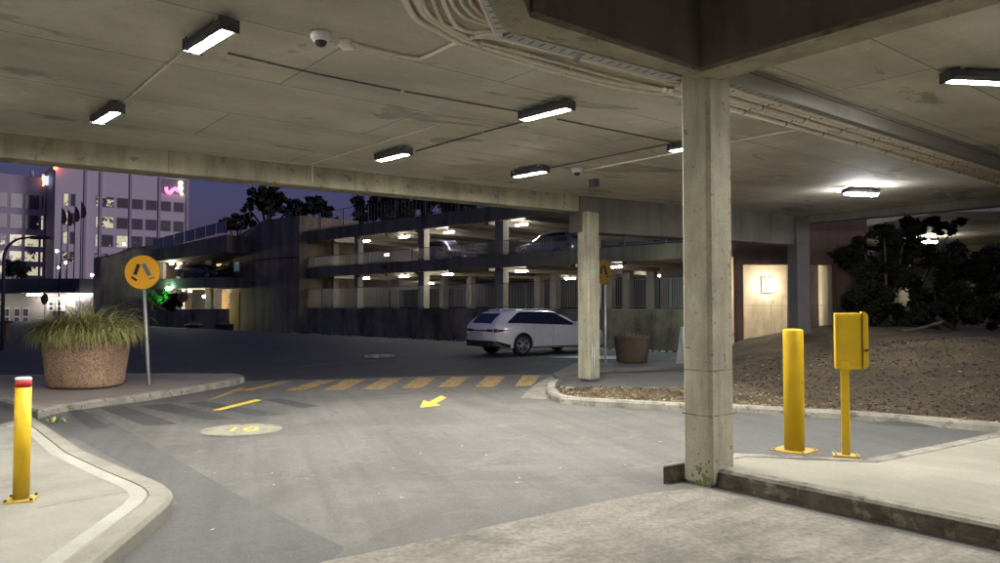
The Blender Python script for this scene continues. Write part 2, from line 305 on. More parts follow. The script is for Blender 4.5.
# ---------------------------------------------------------------- mesh building
class MB:
    def __init__(s): s.v = []; s.f = []; s.mi = []; s.sm = []
    def add(s, vs, fs, mi=0, smooth=False):
        o = len(s.v); s.v += [tuple(v) for v in vs]
        for f in fs: s.f.append(tuple(i + o for i in f)); s.mi.append(mi); s.sm.append(smooth)
        return s
    def box(s, c, d, rz=0.0, mi=0, mat=None):
        x, y, z = d[0] / 2, d[1] / 2, d[2] / 2
        m = mat or (Matrix.Translation(Vector(c)) @ Matrix.Rotation(rz, 4, 'Z'))
        vs = [m @ Vector((a * x, b * y, e * z)) for e in (-1, 1) for a, b in ((-1, -1), (1, -1), (1, 1), (-1, 1))]
        return s.add(vs, [(3, 2, 1, 0), (4, 5, 6, 7), (0, 1, 5, 4), (1, 2, 6, 5), (2, 3, 7, 6), (3, 0, 4, 7)], mi)
    def prism(s, poly, z0, z1, mi=0, top=None):
        n = len(poly)
        area = sum(poly[i][0] * poly[(i + 1) % n][1] - poly[(i + 1) % n][0] * poly[i][1] for i in range(n))
        if area < 0: poly = poly[::-1]
        vs = [(p[0], p[1], z0) for p in poly] + [(p[0], p[1], z1) for p in poly]
        s.add(vs, [tuple(range(n - 1, -1, -1))] + [(i, (i + 1) % n, n + (i + 1) % n, n + i) for i in range(n)], mi)
        o = len(s.v) - 2 * n
        s.f.append(tuple(o + n + i for i in range(n))); s.mi.append(mi if top is None else top); s.sm.append(False)
        return s
    def wall(s, A, B, z0, z1, th, mi=0):
        """vertical slab whose front face runs A->B, thickness th to the left of A->B"""
        A = Vector((A[0], A[1])); B = Vector((B[0], B[1])); d = (B - A).normalized(); n = Vector((-d.y, d.x)) * th
        return s.prism([A, B, B + n, A + n], z0, z1, mi)
    def tube(s, path, r, n=8, mi=0, caps=True, r2=None):
        path = [Vector(p) for p in path]; m = len(path); vs = []; fs = []
        up = None
        for i, p in enumerate(path):
            t = (path[min(i + 1, m - 1)] - path[max(i - 1, 0)]).normalized()
            if up is None:
                up = t.orthogonal().normalized()
            else:
                up = (up - t * up.dot(t)); up = up.normalized() if up.length > 1e-6 else t.orthogonal().normalized()
            b = t.cross(up); rr = r if r2 is None else lerp(r, r2, i / (m - 1))
            for k in range(n):
                a = 2 * PI * k / n; vs.append(p + (up * math.cos(a) + b * math.sin(a)) * rr)
        for i in range(m - 1):
            for k in range(n):
                fs.append((i * n + k, i * n + (k + 1) % n, (i + 1) * n + (k + 1) % n, (i + 1) * n + k))
        s.add(vs, fs, mi, True)
        if caps:
            o = len(s.v) - len(vs)
            for rng in (range(n - 1, -1, -1), range((m - 1) * n, m * n)):
                s.f.append(tuple(o + k for k in rng)); s.mi.append(mi); s.sm.append(False)
        return s
    def lathe(s, prof, n=32, c=(0, 0, 0), mi=0, smooth=True, axis='Z'):
        vs = []; fs = []; m = len(prof)
        for r, z in prof:
            for k in range(n):
                a = 2 * PI * k / n
                q = (r * math.cos(a), r * math.sin(a), z)
                if axis == 'Y': q = (q[0], q[2], q[1])
                vs.append((q[0] + c[0], q[1] + c[1], q[2] + c[2]))
        for i in range(m - 1):
            for k in range(n): fs.append((i * n + k, i * n + (k + 1) % n, (i + 1) * n + (k + 1) % n, (i + 1) * n + k))
        s.add(vs, fs, mi, smooth)
        o = len(s.v) - len(vs)
        if prof[0][0] > 1e-4: s.f.append(tuple(o + k for k in range(n - 1, -1, -1))); s.mi.append(mi); s.sm.append(False)
        if prof[-1][0] > 1e-4: s.f.append(tuple(o + (m - 1) * n + k for k in range(n))); s.mi.append(mi); s.sm.append(False)
        return s
    def build(s, name, mats, parent=None, loc=None, bevel=0.0, xf=None, seg=2):
        """verts are world coords (minus loc when given), or local to the parent"""
        me = bpy.data.meshes.new(name)
        vs = s.v
        if xf: vs = [tuple(xf @ Vector(v)) for v in vs]
        off = Vector(loc) if loc is not None else Vector((0, 0, 0))
        me.from_pydata([(v[0] - off.x, v[1] - off.y, v[2] - off.z) for v in vs], [], s.f)
        if not isinstance(mats, (list, tuple)): mats = [mats]
        for m in mats: me.materials.append(m)
        me.polygons.foreach_set('material_index', s.mi)
        me.polygons.foreach_set('use_smooth', s.sm)
        me.update()
        bm = bmesh.new(); bm.from_mesh(me); bmesh.ops.recalc_face_normals(bm, faces=bm.faces[:]) if len(bm.faces) < 4000 else None
        if bevel:
            es = [e for e in bm.edges if len(e.link_faces) == 2 and e.calc_face_angle(0) > 0.5]
            bmesh.ops.bevel(bm, geom=es, offset=bevel, segments=seg, profile=0.5, affect='EDGES', clamp_overlap=True)
        bm.to_mesh(me); bm.free()
        o = bpy.data.objects.new(name, me); col.objects.link(o)
        o.location = off
        if parent: o.parent = parent
        return o
def tag(o, label=None, cat=None, group=None, kind=None):
    if label: o['label'] = label
    if cat: o['category'] = cat
    if group: o['group'] = group
    if kind: o['kind'] = kind
    return o
def empty(name, loc, rz=0.0):
    o = bpy.data.objects.new(name, None); col.objects.link(o); o.location = loc; o.rotation_euler = (0, 0, rz); o.empty_display_size = 0.2
    return o
def kids(o): return [c for c in bpy.data.objects if c.parent is o]
def copy_tree(o, parent=None):
    c = o.copy(); col.objects.link(c); c.parent = parent
    for ch in kids(o): copy_tree(ch, c)
    return c
def struct(mb, name, mats, **kw): return tag(mb.build(name, mats, **kw), kind='structure')

# ================================================================ GROUND
FA, FB = Vector((-17.1, 64.0)), Vector((8.8, 38.4))          # garage facade line
FN = Vector((0.7021, 0.7121)); LOW = -0.72
def ground_z(x, y):
    s = FN.x * x + FN.y * y
    return LOW * sstep((s - 21.8) / 9.5)
g = MB()
xs = [-400, -250, -160, -110] + [-80 + 2.0 * i for i in range(66)] + [60, 90, 150, 250, 400]
ys = [-120, -60, -30, -15, 0, 6, 10, 14] + [16 + 1.5 * i for i in range(40)] + [80, 95, 115, 150, 220, 350, 600]
W_ = len(xs)
g.add([(x, y, ground_z(x, y)) for y in ys for x in xs],
      [(j * W_ + i, j * W_ + i + 1, (j + 1) * W_ + i + 1, (j + 1) * W_ + i) for j in range(len(ys) - 1) for i in range(W_ - 1)], 0, True)
struct(g, 'ground', M['asphalt_dim'])
def sheet(pts, z, name, mat, label=None):
    m = MB(); n = len(pts)
    area = sum(pts[i][0] * pts[(i + 1) % n][1] - pts[(i + 1) % n][0] * pts[i][1] for i in range(n))
    if area < 0: pts = pts[::-1]
    m.add([(p[0], p[1], z) for p in pts], [tuple(range(n))])
    return struct(m, name, mat)
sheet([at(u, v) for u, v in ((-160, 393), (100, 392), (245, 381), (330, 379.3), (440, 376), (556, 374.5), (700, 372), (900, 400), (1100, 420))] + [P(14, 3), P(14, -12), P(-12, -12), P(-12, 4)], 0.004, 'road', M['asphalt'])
# newer asphalt trench along the left kerb
sheet([at(u, v) for u, v in ((92, 412), (125, 430), (180, 462), (240, 497), (300, 527), (345, 549), (330, 563), (300, 620), (-60, 700), (60, 560), (178, 505), (165, 488), (40, 419))], 0.008, 'road_patch', M['asphalt_new'])
# concrete apron under the camera
ap = [at(u, v) for u, v in ((325, 563), (362, 556), (400, 547.5), (450, 537), (500, 525.5), (545, 516), (600, 503.5), (650, 494), (700, 489))]
sheet(ap + [P(5.48, 3.9), P(5.48, -9), P(-9, -9), P(-9, 1.2)], 0.010, 'concrete_apron', M['apron'])
# newer asphalt lane behind the right island
# ---- kerbed islands
def round_poly(pts, z):
    return [Vector((p.x, p.y)) for p in pts]
def inset_line(poly, d):
    """inset of a CCW polygon (simple mitre)"""
    n = len(poly); out = []
    for i in range(n):
        a, b, c = poly[i - 1], poly[i], poly[(i + 1) % n]
        d1 = (b - a).normalized(); d2 = (c - b).normalized()
        n1 = Vector((-d1.y, d1.x)); n2 = Vector((-d2.y, d2.x))
        m = (n1 + n2); m = m.normalized() if m.length > 1e-3 else n1
        out.append(b + m * (d / max(0.4, m.dot(n1))))
    return out
def island(name, poly, h, kerb_w, kmat, tmat, kname='kerb', z0=-0.02):
    n = len(poly)
    area = sum(poly[i].x * poly[(i + 1) % n].y - poly[(i + 1) % n].x * poly[i].y for i in range(n))
    if area < 0: poly = poly[::-1]
    inn = inset_line(poly, kerb_w); bev = inset_line(poly, 0.025)
    k = MB()
    vs = [(p.x, p.y, z0) for p in poly] + [(p.x, p.y, h - 0.03) for p in poly] + [(p.x, p.y, h) for p in bev] + [(p.x, p.y, h) for p in inn] + [(p.x, p.y, z0) for p in inn]
    fs = []
    for r in range(4):
        for i in range(n): fs.append((r * n + i, r * n + (i + 1) % n, (r + 1) * n + (i + 1) % n, (r + 1) * n + i))
    k.add(vs, fs)
    struct(k, kname, kmat)
    if tmat:
        t = MB(); inn2 = inset_line(poly, kerb_w + 0.006)
        t.prism(inn2, z0, h - 0.004)
        struct(t, name, tmat)
    return poly
h = 0.13
L = [at(u, v, h) for u, v in ((0, 424), (32.6, 416), (85.7, 450.5), (125, 467.5), (155, 479), (166, 484), (172, 489), (173, 494), (168.5, 502), (140, 526), (113, 548), (96, 563))]
d = (L[-1] - L[-2]).normalized()
L = L + [L[-1] + d * 1.5, L[-1] + d * 5, Vector((-14, -4, h)), Vector((-16, 8, h))]
pl_ = island('pavement', [Vector((p.x, p.y)) for p in L], h, 0.17, M['kerbpale'], M['pave'])
i1, i2 = inset_line(pl_, 0.19), inset_line(pl_, 0.31); bm_ = MB()
for k in range(len(pl_)):
    k2 = (k + 1) % len(pl_)
    if (pl_[k] - pl_[k2]).length < 6: bm_.add([(*i1[k], h + .0015), (*i1[k2], h + .0015), (*i2[k2], h + .0015), (*i2[k], h + .0015)], [(0, 1, 2, 3)])
struct(bm_, 'pavement_edging', surface('pale_edging', (0.36, 0.345, 0.29), (0.85, 1.1), 1.6, (0.85, 1.08), 60, 0.85))
# painted line / joints on that pavement
jm = MB()
def strip(mb, pts, w, z):
    pts = [Vector((p[0], p[1])) for p in pts]
    for a, b in zip(pts, pts[1:]):
        dd = (b - a).normalized(); nn = Vector((-dd.y, dd.x)) * w / 2
        mb.add([(*(a - nn), z), (*(b - nn), z), (*(b + nn), z), (*(a + nn), z)], [(0, 1, 2, 3)])
strip(jm, [at(38, 508, h), at(150, 487.5, h)], 0.012, h + 0.001)
strip(jm, [at(55, 447, h), at(-40, 452, h)], 0.012, h + 0.001)
struct(jm, 'pavement_joint', M['kerbdark'])
h = 0.12
L = [at(u, v, h) for u, v in ((0, 398.5), (38, 410.5), (62, 404.8), (100, 399.5), (147, 394), (192, 387), (225, 381.5), (240, 378.8), (244.5, 376.5), (241, 374.5), (232, 373.3), (150, 373), (60, 374), (-60, 376))]
island('pavement', [Vector((p.x, p.y)) for p in L] + [Vector((-20, 15.5))], h, 0.16, M['kerb'], surface('brownish_paving', (0.24, 0.20, 0.17), (0.8, 1.15), 1.0, (0.85, 1.1), 50, 0.85))
# right island under the bollards
h = 0.15
L = [P(5.66, 4.33), P(5.66, -9), P(14, -9), P(12, 1.5), P(10.6, 3.25), P(9.7, 3.2), P(8.4, 3.3), P(7.16, 3.42), P(6.8, 3.9), P(6.45, 4.35)]
island('pavement', [Vector((p.x, p.y)) for p in L], h, 0.16, M['kerb'], surface('scuffed_paving', (0.29, 0.27, 0.215), (0.8, 1.12), 0.9, (0.86, 1.08), 50, 0.75, streak=((0.5, 2.4, 1), 0.85), bumps=0.25, rotz=AZ + PI / 2))
# light top strip of that kerb
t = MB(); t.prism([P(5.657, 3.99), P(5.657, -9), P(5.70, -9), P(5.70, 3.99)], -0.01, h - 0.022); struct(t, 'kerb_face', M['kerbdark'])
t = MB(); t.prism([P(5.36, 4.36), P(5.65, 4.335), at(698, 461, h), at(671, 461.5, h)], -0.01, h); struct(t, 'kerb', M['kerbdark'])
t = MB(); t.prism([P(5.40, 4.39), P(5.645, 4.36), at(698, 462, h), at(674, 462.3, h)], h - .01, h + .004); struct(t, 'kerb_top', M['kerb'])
sheet([at(u, v) for u, v in ((705, 410), (735, 412), (790, 415), (850, 419), (920, 426), (1000, 437), (985, 441), (930, 449), (862, 467), (800, 463), (735, 461), (705, 459))], 0.008, 'road_patch', M['asphalt_new'])
# ---- mulch bed with its kerb
h = 0.12
front = [at(u, v, h) for u, v in ((551, 379), (547, 383), (546, 388), (550, 393), (560, 396.5), (590, 399), (640, 401.5), (680, 403.5), (735, 405.5), (790, 408.5), (850, 412), (920, 417), (1000, 424), (1090, 433))]
fr2 = [Vector((p.x, p.y)) for p in front]
def strip_kerb(pts, w, h, name, mat):
    n = len(pts); inn = []
    for i in range(n):
        a = pts[max(i - 1, 0)]; b = pts[min(i + 1, n - 1)]; dd = (b - a).normalized(); inn.append(pts[i] + Vector((-dd.y, dd.x)) * w)
    k = MB(); vs = []
    for p, q in zip(pts, inn):
        m = p.lerp(q, 0.15); vs += [(p.x, p.y, -0.02), (p.x, p.y, h - 0.035), (m.x, m.y, h), (q.x, q.y, h), (q.x, q.y, -0.02)]
    fs = [(i * 5 + j, (i + 1) * 5 + j, (i + 1) * 5 + j + 1, i * 5 + j + 1) for i in range(n - 1) for j in range(4)]
    k.add(vs, fs); struct(k, name, mat); return inn
kin = strip_kerb(fr2, 0.16, h, 'kerb', M['kerb'])
def kerb_y(x):
    for a, b in zip(kin, kin[1:]):
        if a.x <= x <= b.x and b.x > a.x and x > kin[4].x: return lerp(a.y, b.y, (x - a.x) / (b.x - a.x))
    return kin[4].y if x < kin[4].x else kin[-1].y + (x - kin[-1].x) * -0.55
from mathutils import noise as mn
def bed_z(x, y):
    t = y - kerb_y(x)
    z = 0.10 + 0.80 * sstep((t - 0.8) / 6.5) * sstep((x - 4.0) / 5.5) + 0.02 * sstep((t - .3) / 1)
    z += 0.16 * sstep((y - 16.5) / 3.0) * (1 - sstep((x - 9.5) / 3)) * sstep((x - 4.5) / 2)
    z += 0.05 * mn.noise(Vector((x * 0.9, y * 0.9, 0))) * sstep(t / 1.5) + 0.018 * mn.noise(Vector((x * 5, y * 5, 3)))
    return z
bed = MB(); nx, ny = 150, 60
x0, x1 = kin[3].x + 0.02, 26.0
vs = []
for i in range(nx + 1):
    x = x0 + (x1 - x0) * (i / nx) ** 1.4
    ya = kerb_y(x) - 0.02; yb = lerp(13.9, 20.6, sstep((x - 3.4) / 3.5))
    if x > 9: yb = 20.6 + (x - 9) * 0.4
    for j in range(ny + 1):
        y = lerp(ya, max(yb, ya + 0.3), j / ny); vs.append((x, y, bed_z(x, y)))
bed.add(vs, [(i * (ny + 1) + j, (i + 1) * (ny + 1) + j, (i + 1) * (ny + 1) + j + 1, i * (ny + 1) + j + 1) for i in range(nx) for j in range(ny)], 0, True)
tag(bed.build('mulch_bed', M['mulch']), kind='structure')
chips = MB()
for k in range(26000):
    x = lerp(x0, 13, random.random() ** 0.9); ky = kerb_y(x); y = ky + random.random() ** 1.6 * 8
    lim = lerp(13.9, 20.4, sstep((x - 3.4) / 3.5))
    if y > lim: continue
    z = bed_z(x, y) + 0.006
    a = random.random() * 2 * PI; l = random.uniform(0.010, 0.036); w = l * random.uniform(0.25, 0.5)
    rm = Matrix.Translation((x, y, z)) @ Matrix.Rotation(a, 4, 'Z') @ Matrix.Rotation(random.uniform(-0.6, 0.6), 4, 'X') @ Matrix.Rotation(random.uniform(-0.4, 0.4), 4, 'Y')
    chips.add([rm @ Vector(q) for q in ((-l, -w, 0), (l, -w * 0.7, 0), (l * 0.8, w, 0), (-l * 0.9, w * 0.8, 0))], [(0, 1, 2, 3)], 2 if random.random() < (0.42 if x < 4.6 else 0.07) else 0 if random.random() < (0.85 if x < 4.5 else 0.55 * max(0.2, 1 - (y - ky) / 7)) else 1)  # dark chips take over towards the back, painting in the shade there
tag(chips.build('wood_chips', [M['chip'], M['chipdark'], plain('pale_chip', (0.38, 0.31, 0.20), 0.9, var=0.5, scale=2.3)]), kind='stuff')
# patched asphalt lumps beside the kerb
for (u0, v0, u1, v1) in ((785, 409, 830, 416), (872, 417, 948, 428)):
    a, b = at(u0, v1), at(u1, v1); c = at((u0 + u1) / 2, (v0 + v1) / 2 + 2); m = MB(); pts = []
    for k in range(18):
        an = 2 * PI * k / 18; r = 1 + 0.12 * math.sin(3 * an + u0)
        dd = (b - a) * 0.5; nn = Vector((-dd.y, dd.x, 0)).normalized() * 0.26
        pts.append(c + dd * math.cos(an) * r + nn * math.sin(an) * r)
    m.add([(p.x, p.y, 0.010) for p in pts] + [(*c.xy, 0.05)], [(k, (k + 1) % 18, 18) for k in range(18)], 0, True)
    struct(m, 'asphalt_patch', M['asphalt_black'])
# concrete flare + footpath behind the far column
sheet([at(u, v) for u, v in ((520, 399), (546, 400), (552, 392), (552, 380), (590, 374), (640, 370), (676, 366), (676, 362), (600, 368), (552, 376), (534, 386))], 0.016, 'ramp_flare', M['kerb'])
fp = [Vector((p.x, p.y)) for p in [at(u, v) for u, v in ((556, 380), (600, 373), (740, 366), (795, 362))]] + [Vector((8.9, 20.9)), Vector((8.9, 25.0)), Vector((6.6, 25.0)), Vector((4.2, 20.4)), Vector((2.0, 20.0)), Vector((1.2, 16.9))]
m = MB(); m.prism(fp, -0.02, 0.075); struct(m, 'footpath', surface('dim_paving', (0.16, 0.15, 0.135), (0.8, 1.15), 1.0, (0.85, 1.1), 50, 0.85))

# ---- painted marks
def mark(pix, name, mat, label, cat, z=0.013, group=None):
    pts = [at(u, v) for u, v in pix]; c = sum(pts, Vector()) / len(pts); m = MB()
    m.add([(p.x, p.y, z) for p in pts], [tuple(range(len(pts)))])
    return tag(m.build(name, mat, loc=(c.x, c.y, 0)), label, cat, group, 'structure')
bars = [[(238, 391.5), (252, 391.5), (294, 382), (280, 382)], [(284, 391.5), (302, 391.5), (336, 381), (318, 381)], [(322, 391), (343, 391), (366, 380), (346, 380)],
        [(361, 390), (382, 390), (403, 379), (383, 379)], [(401, 389), (421, 389), (436, 378), (418, 378)], [(437.5, 388), (456, 388), (469.5, 377.5), (451.5, 377.5)],
        [(475.5, 387.5), (495, 387.5), (505.5, 376.8), (487, 376.8)], [(515, 387), (532, 386.5), (540, 376), (523, 376)]]
for i, b in enumerate(bars):
    mark(b, 'crossing_bar', M['line_yellow'], None, None)
mark([(212, 411), (221, 411), (262, 401), (256, 400)], 'crossing_bar', M['line_bright'], None, None)
mark([(205, 402), (218, 399), (246, 388.5), (238, 388.5)], 'line_or_light_mark', M['line_yellow'], None, None)
mark([(420, 408.5), (423.5, 401), (429, 402.8), (441, 396.3), (447, 398.3), (435.5, 404.3), (441, 406)], 'painted_arrow', M['line_bright'], None, None)
for b in ([(70, 410), (96, 406.5), (110, 417), (175, 426.5), (140, 427.5), (95, 419)][:0], [(98, 408.5), (124, 407), (178, 425), (145, 427)], [(138, 407), (168, 404), (236, 419.5), (206, 421)], [(186, 404), (204, 402), (284, 415), (256, 417)], [(262, 400), (278, 399), (322, 407), (300, 409)], [(66, 411), (80, 410), (112, 429), (90, 430)]):
    if b: mark(b, 'blacked_out_bar', M['asphalt_black'], None, None, 0.011)
c = at(242, 430.7); m = MB(); rx = 0.50
m.add([(c.x + rx * math.cos(2 * PI * k / 40), c.y + 0.47 * math.sin(2 * PI * k / 40), 0.013) for k in range(40)], [tuple(range(40))])
struct(m, 'painted_disc', M['disc'])
def text(s, name, mat, loc, size, rot, parent=None, ext=0.002):
    cu = bpy.data.curves.new(name, 'FONT'); cu.body = s; cu.size = size; cu.extrude = ext; cu.align_x = 'CENTER'; cu.align_y = 'CENTER'
    ob = bpy.data.objects.new(name, cu); col.objects.link(ob); ob.location = loc; ob.rotation_euler = rot
    bpy.context.view_layer.update()
    me = bpy.data.meshes.new_from_object(ob.evaluated_get(bpy.context.evaluated_depsgraph_get())); me.materials.clear(); me.materials.append(mat)
    bpy.data.objects.remove(ob); bpy.data.curves.remove(cu)
    o = bpy.data.objects.new(name, me); col.objects.link(o); o.location = loc; o.rotation_euler = rot; o.parent = parent
    return o
tag(text('10', 'painted_number', M['line_bright'], (c.x, c.y, 0.0165), 0.44, (0, 0, 0.15), ext=0.0005), kind='structure')
# pool of teal lamp light by the car painted as a pale patch, then a dark line
mark([(548, 357.5), (600, 359.5), (640, 359), (640, 357), (590, 356)], 'line_or_light_mark', worn_paint('teal_light_pool', (0.55, 0.62, 0.56), (0.1, 0.1, 0.1), 0.6, 4), None, None)
mark([(300, 366.3), (345, 362.4), (392, 359), (392, 360.3), (345, 364), (302, 367.6)], 'line_or_light_mark', M['asphalt_black'], None, None)

# ================================================================ CANOPY: ceiling, beams, columns
ZC, ZS = 3.93, 3.65
bl0, bl1 = at(0, 157, 3.6), at(575, 211, 3.6)
bd = (bl1 - bl0).normalized(); bd2 = Vector((bd.x, bd.y)); bn = Vector((-bd2.y, bd2.x))
BL = Vector((bl0.x, bl0.y)) - bd2 * 16; BRt = Vector((bl1.x, bl1.y)) + bd2 * 0.12
CR = Vector((7.8, 19.15))
D0 = at(530, 17, ZS); D0 = Vector((D0.x, D0.y)); D1 = D0 - Vector((0.17, 0.985)) * 8.0
p2 = lambda p, q: Vector((P(p, q).x, P(p, q).y))
E0 = p2(5.4, 3.95)
ce = MB()
far_r = p2(18.35, 9.6)
def slab(pts): ce.prism([Vector((q[0], q[1])) for q in pts], ZC, ZC + 0.4)
dq = bn * 0.02
K1 = BL - dq; K2 = BRt - dq
q0 = p2(-22, 3.97)
slab([q0, D0 + Vector((0, 0.02)), E0 + Vector((0, 0.02)), p2(18.3, 3.97), CR, K2, K1])
slab([p2(-22, 3.95), D0, D1, p2(-22, -14)])
slab([p2(5.42, 3.95), p2(18.3, 3.95), p2(18.3, -14), p2(5.42, -14)])
slab([D1 + Vector((0, -0.01)), p2(5.4, -6.5), p2(5.4, -14), p2(-21.9, -14)])
struct(ce, 'ceiling', M['ceiling'])
vr = MB(); vr.prism([D0 + Vector((-.3, .3)), E0 + Vector((.3, .3)), p2(5.7, -6.8), D1 + Vector((-.3, -.5))], 5.6, 5.8); struct(vr, 'void_sky_block', M['darkpanel'])  # unseen roof added to keep sky light out of the void
# far beam
b = MB(); b.prism([BL, BRt, BRt + bn * 0.42, BL + bn * 0.42], 3.6, 4.36)
o = b.build('concrete_beam', M['beam'], loc=(bl0.x, bl0.y, 3.6), bevel=0.018)
tag(o, 'long stained concrete edge beam across the top of the view, above the hospital and planter', 'beam')
b = MB()
BR2 = BRt + Vector((0.02, 0.0)); rd = (CR - BR2).normalized(); rn = Vector((-rd.y, rd.x))
b.prism([BR2, CR, CR + rn * 0.42, BR2 + rn * 0.42], 3.17, 4.36)
tag(b.build('concrete_beam', M['beamgrey'], loc=(BR2.x, BR2.y, 3.17), bevel=0.015), 'deeper dark grey concrete beam between the two pillars and the brown wall', 'beam')
# right fascia
FS = CR + Vector((0.12, 0.05)); FE = p2(18.5, -14)
b = MB(); nn = (FE - FS).normalized(); nn = Vector((-nn.y, nn.x))
b.prism([FS, FE, FE + nn * 0.3, FS + nn * 0.3], 3.74, 4.36)
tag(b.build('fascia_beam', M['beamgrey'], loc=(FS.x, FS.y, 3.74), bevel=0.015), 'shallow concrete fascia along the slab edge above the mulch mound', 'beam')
# near beam block (soffit pale, inner face dark cladding)
br = empty('void_edge_beam', (E0.x, E0.y, ZS)); tag(br, 'pale concrete beam ring with dark clad inner faces above the near pillar', 'beam')
C0 = Vector((0.03, 5.47)); C1 = C0 - Vector((0.208, 0.978)) * 8.2
b = MB()
b.prism([D0, E0, p2(5.42, 4.10), C0], ZS, 5.6)
b.prism([D0 + Vector((-.002, 0)), C0 + Vector((-.002, 0)), C1, D1], ZS, 5.6)
b.build('concrete_core', M['beam'], br, xf=Matrix.Translation((-E0.x, -E0.y, -ZS)))
b = MB(); b.prism([E0 + Vector((.002, 0)), p2(5.75, 3.95), p2(5.75, -6.5), p2(5.4, -6.5)], ZS, 5.6)
b.prism([p2(5.4, 3.95) + Vector((.003, .002)), p2(5.75, 3.95) + Vector((0, .002)), p2(5.75, 4.10), p2(5.424, 4.10)], ZS, 5.6)
b.build('concrete_core', M['beam'], br, xf=Matrix.Translation((-E0.x, -E0.y, -ZS)))
b = MB()
b.prism([D0 + Vector((.02, -.02)), p2(5.385, 3.935), p2(5.385, 3.945), D0 + Vector((.005, -.005))], ZS + 0.035, 5.58)
b.prism([p2(5.383, 3.93), p2(5.383, -6.5), p2(5.395, -6.5), p2(5.395, 3.93)], ZS + 0.035, 5.58)
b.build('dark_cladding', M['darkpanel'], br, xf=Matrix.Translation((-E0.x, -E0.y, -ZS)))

def column(loc_pts, z0, z1, label, extra=None):
    c = sum(loc_pts, Vector((0, 0))) / len(loc_pts)
    root = empty('concrete_pillar', (c.x, c.y, z0)); tag(root, label, 'pillar', 'concrete pillars holding up the slab')
    m = MB(); m.prism([p - c for p in loc_pts], 0, z1 - z0)
    m.build('shaft', M['column'], root, bevel=0.032, seg=1)
    return root, c
cp = [p2(5.56, 3.99), p2(5.92, 3.99), p2(5.92, 4.30), p2(5.56, 4.30)]
root, c = column(cp, 0.0, 3.925, 'nearest square concrete pillar with scuffs and moss at its foot')
jr = MB()
for zz in (0.62, 1.02): jr.prism([q + (q - c).normalized() * 0.0025 - c for q in cp], zz, zz + 0.008)
jr.build('form_joint', M['kerbdark'], root)
ms = MB()
for k in range(26):
    q = random.random(); zz = random.random() ** 1.6 * 0.24; r = random.uniform(0.012, 0.03) * (1 - zz * 2)
    base = cp[0].lerp(cp[3], 0.05 + 0.6 * q) - c; nrm = (cp[0] - cp[1]).normalized() * 0.0022 * (1 + k / 26)
    dd = (cp[3] - cp[0]).normalized()
    pts = [(base + nrm + dd * r * math.cos(a) * random.uniform(.7, 1.2), zz + r * 1.3 * math.sin(a)) for a in [2 * PI * j / 7 for j in range(7)]]
    ms.add([(p.x, p.y, max(0.002, z)) for p, z in pts], [tuple(range(7))])
ms.build('moss_stain', M['greenstain'], root)
cf = [p2(11.18, 11.03), p2(11.53, 11.03), p2(11.53, 11.38), p2(11.18, 11.38)]
root2, c2 = column(cf, 0.05, 3.6, 'smaller far concrete pillar standing in the gravel by the parked white car')
m = MB(); q = cf[0].lerp(cf[1], 0.25) - c2; nn = (cf[0] - cf[3]).normalized() * 0.03
for a in (0, 0.06):
    qq = cf[0].lerp(cf[1], 0.2) - c2 + nn + (cf[1] - cf[0]).normalized() * a
    m.tube([(qq.x, qq.y, 0.0), (qq.x, qq.y, 0.75 - a)], 0.008, 6)
m.build('hook_bracket', M['galv'], root2)
# right dark pillar
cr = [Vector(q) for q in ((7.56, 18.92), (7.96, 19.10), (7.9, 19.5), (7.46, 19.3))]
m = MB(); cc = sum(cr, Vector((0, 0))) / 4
root3 = empty('concrete_pillar', (cc.x, cc.y, 0)); tag(root3, 'dark grey pillar between the two lit doorways', 'pillar', 'concrete pillars holding up the slab')
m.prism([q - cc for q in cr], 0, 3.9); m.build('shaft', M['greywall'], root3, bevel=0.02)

# ================================================================ LIGHT FIXTURES
def make_light(kind='led'):
    r = empty('ceiling_light', (0, 0, 0))
    L_, w = 0.70, 0.15
    m = MB()
    dz_ = 0.022 if kind != 'wide' else 0.0
    prof = [(-w / 2 * .86, -0.115 - dz_), (-w / 2 * 1.05, -0.08 - dz_), (-w / 2 * 0.65, -0.025), (w / 2 * 0.65, -0.025), (w / 2 * 1.05, -0.08 - dz_), (w / 2 * .86, -0.115 - dz_)]
    n = len(prof)
    vs = [(x, y, z) for x in (-L_ / 2, L_ / 2) for y, z in prof]
    m.add(vs, [tuple(range(n)), tuple(range(2 * n - 1, n - 1, -1))] + [(i, (i + 1) % n, n + (i + 1) % n, n + i) for i in range(n)])
    for sx in (-1, 1): m.box((sx * (L_ / 2 + 0.012), 0, -0.08 - dz_ / 2), (0.024, w * 1.16, 0.085 + dz_))
    m.build('housing', M['fix'], r, bevel=0.006)
    m = MB(); m.box((0, 0, -0.108 - dz_ if kind != 'wide' else -0.137), (L_ - 0.03, w * (0.86 if kind == 'wide' else .60), 0.024 if kind != 'wide' else 0.042)); m.build('diffuser', M['led'] if kind != 'wide' else M['led_wide'], r, bevel=0.008)
    m = MB(); m.box((L_ / 2 - 0.06, w * 0.57, -0.07), (0.03, 0.012, 0.06)); m.build('latch', M['fix'], r)
    for sx in (-1, 1): m = MB(); m.box((sx * 0.22, 0, -0.013), (0.05, 0.09, 0.026)); m.build('mount', M['galv'], r)
    return r
Zl = 3.80
pos = [((210, 41), 'ceiling light nearest the top left corner, joined by conduit to the next', 'fix'), ((107, 117), 'leftmost small ceiling light just inside the edge beam', 'fix'),
       ((393, 157), 'ceiling light above the edge beam left of the roof conduit loop', 'fix'), ((546, 114), 'ceiling light in the middle, under the pale cable bundle', 'fix'),
       ((530, 174), 'ceiling light next to the far pillar and small dome camera', 'fix'), ((980, 82), 'ceiling light cut by the right edge of the picture', 'fix'),
       ((861, 194), 'bright ceiling light glowing on the slab above the right mulch mound', 'wide'), ((693, 147), 'ceiling light mostly hidden behind the nearest pillar', 'fix')]
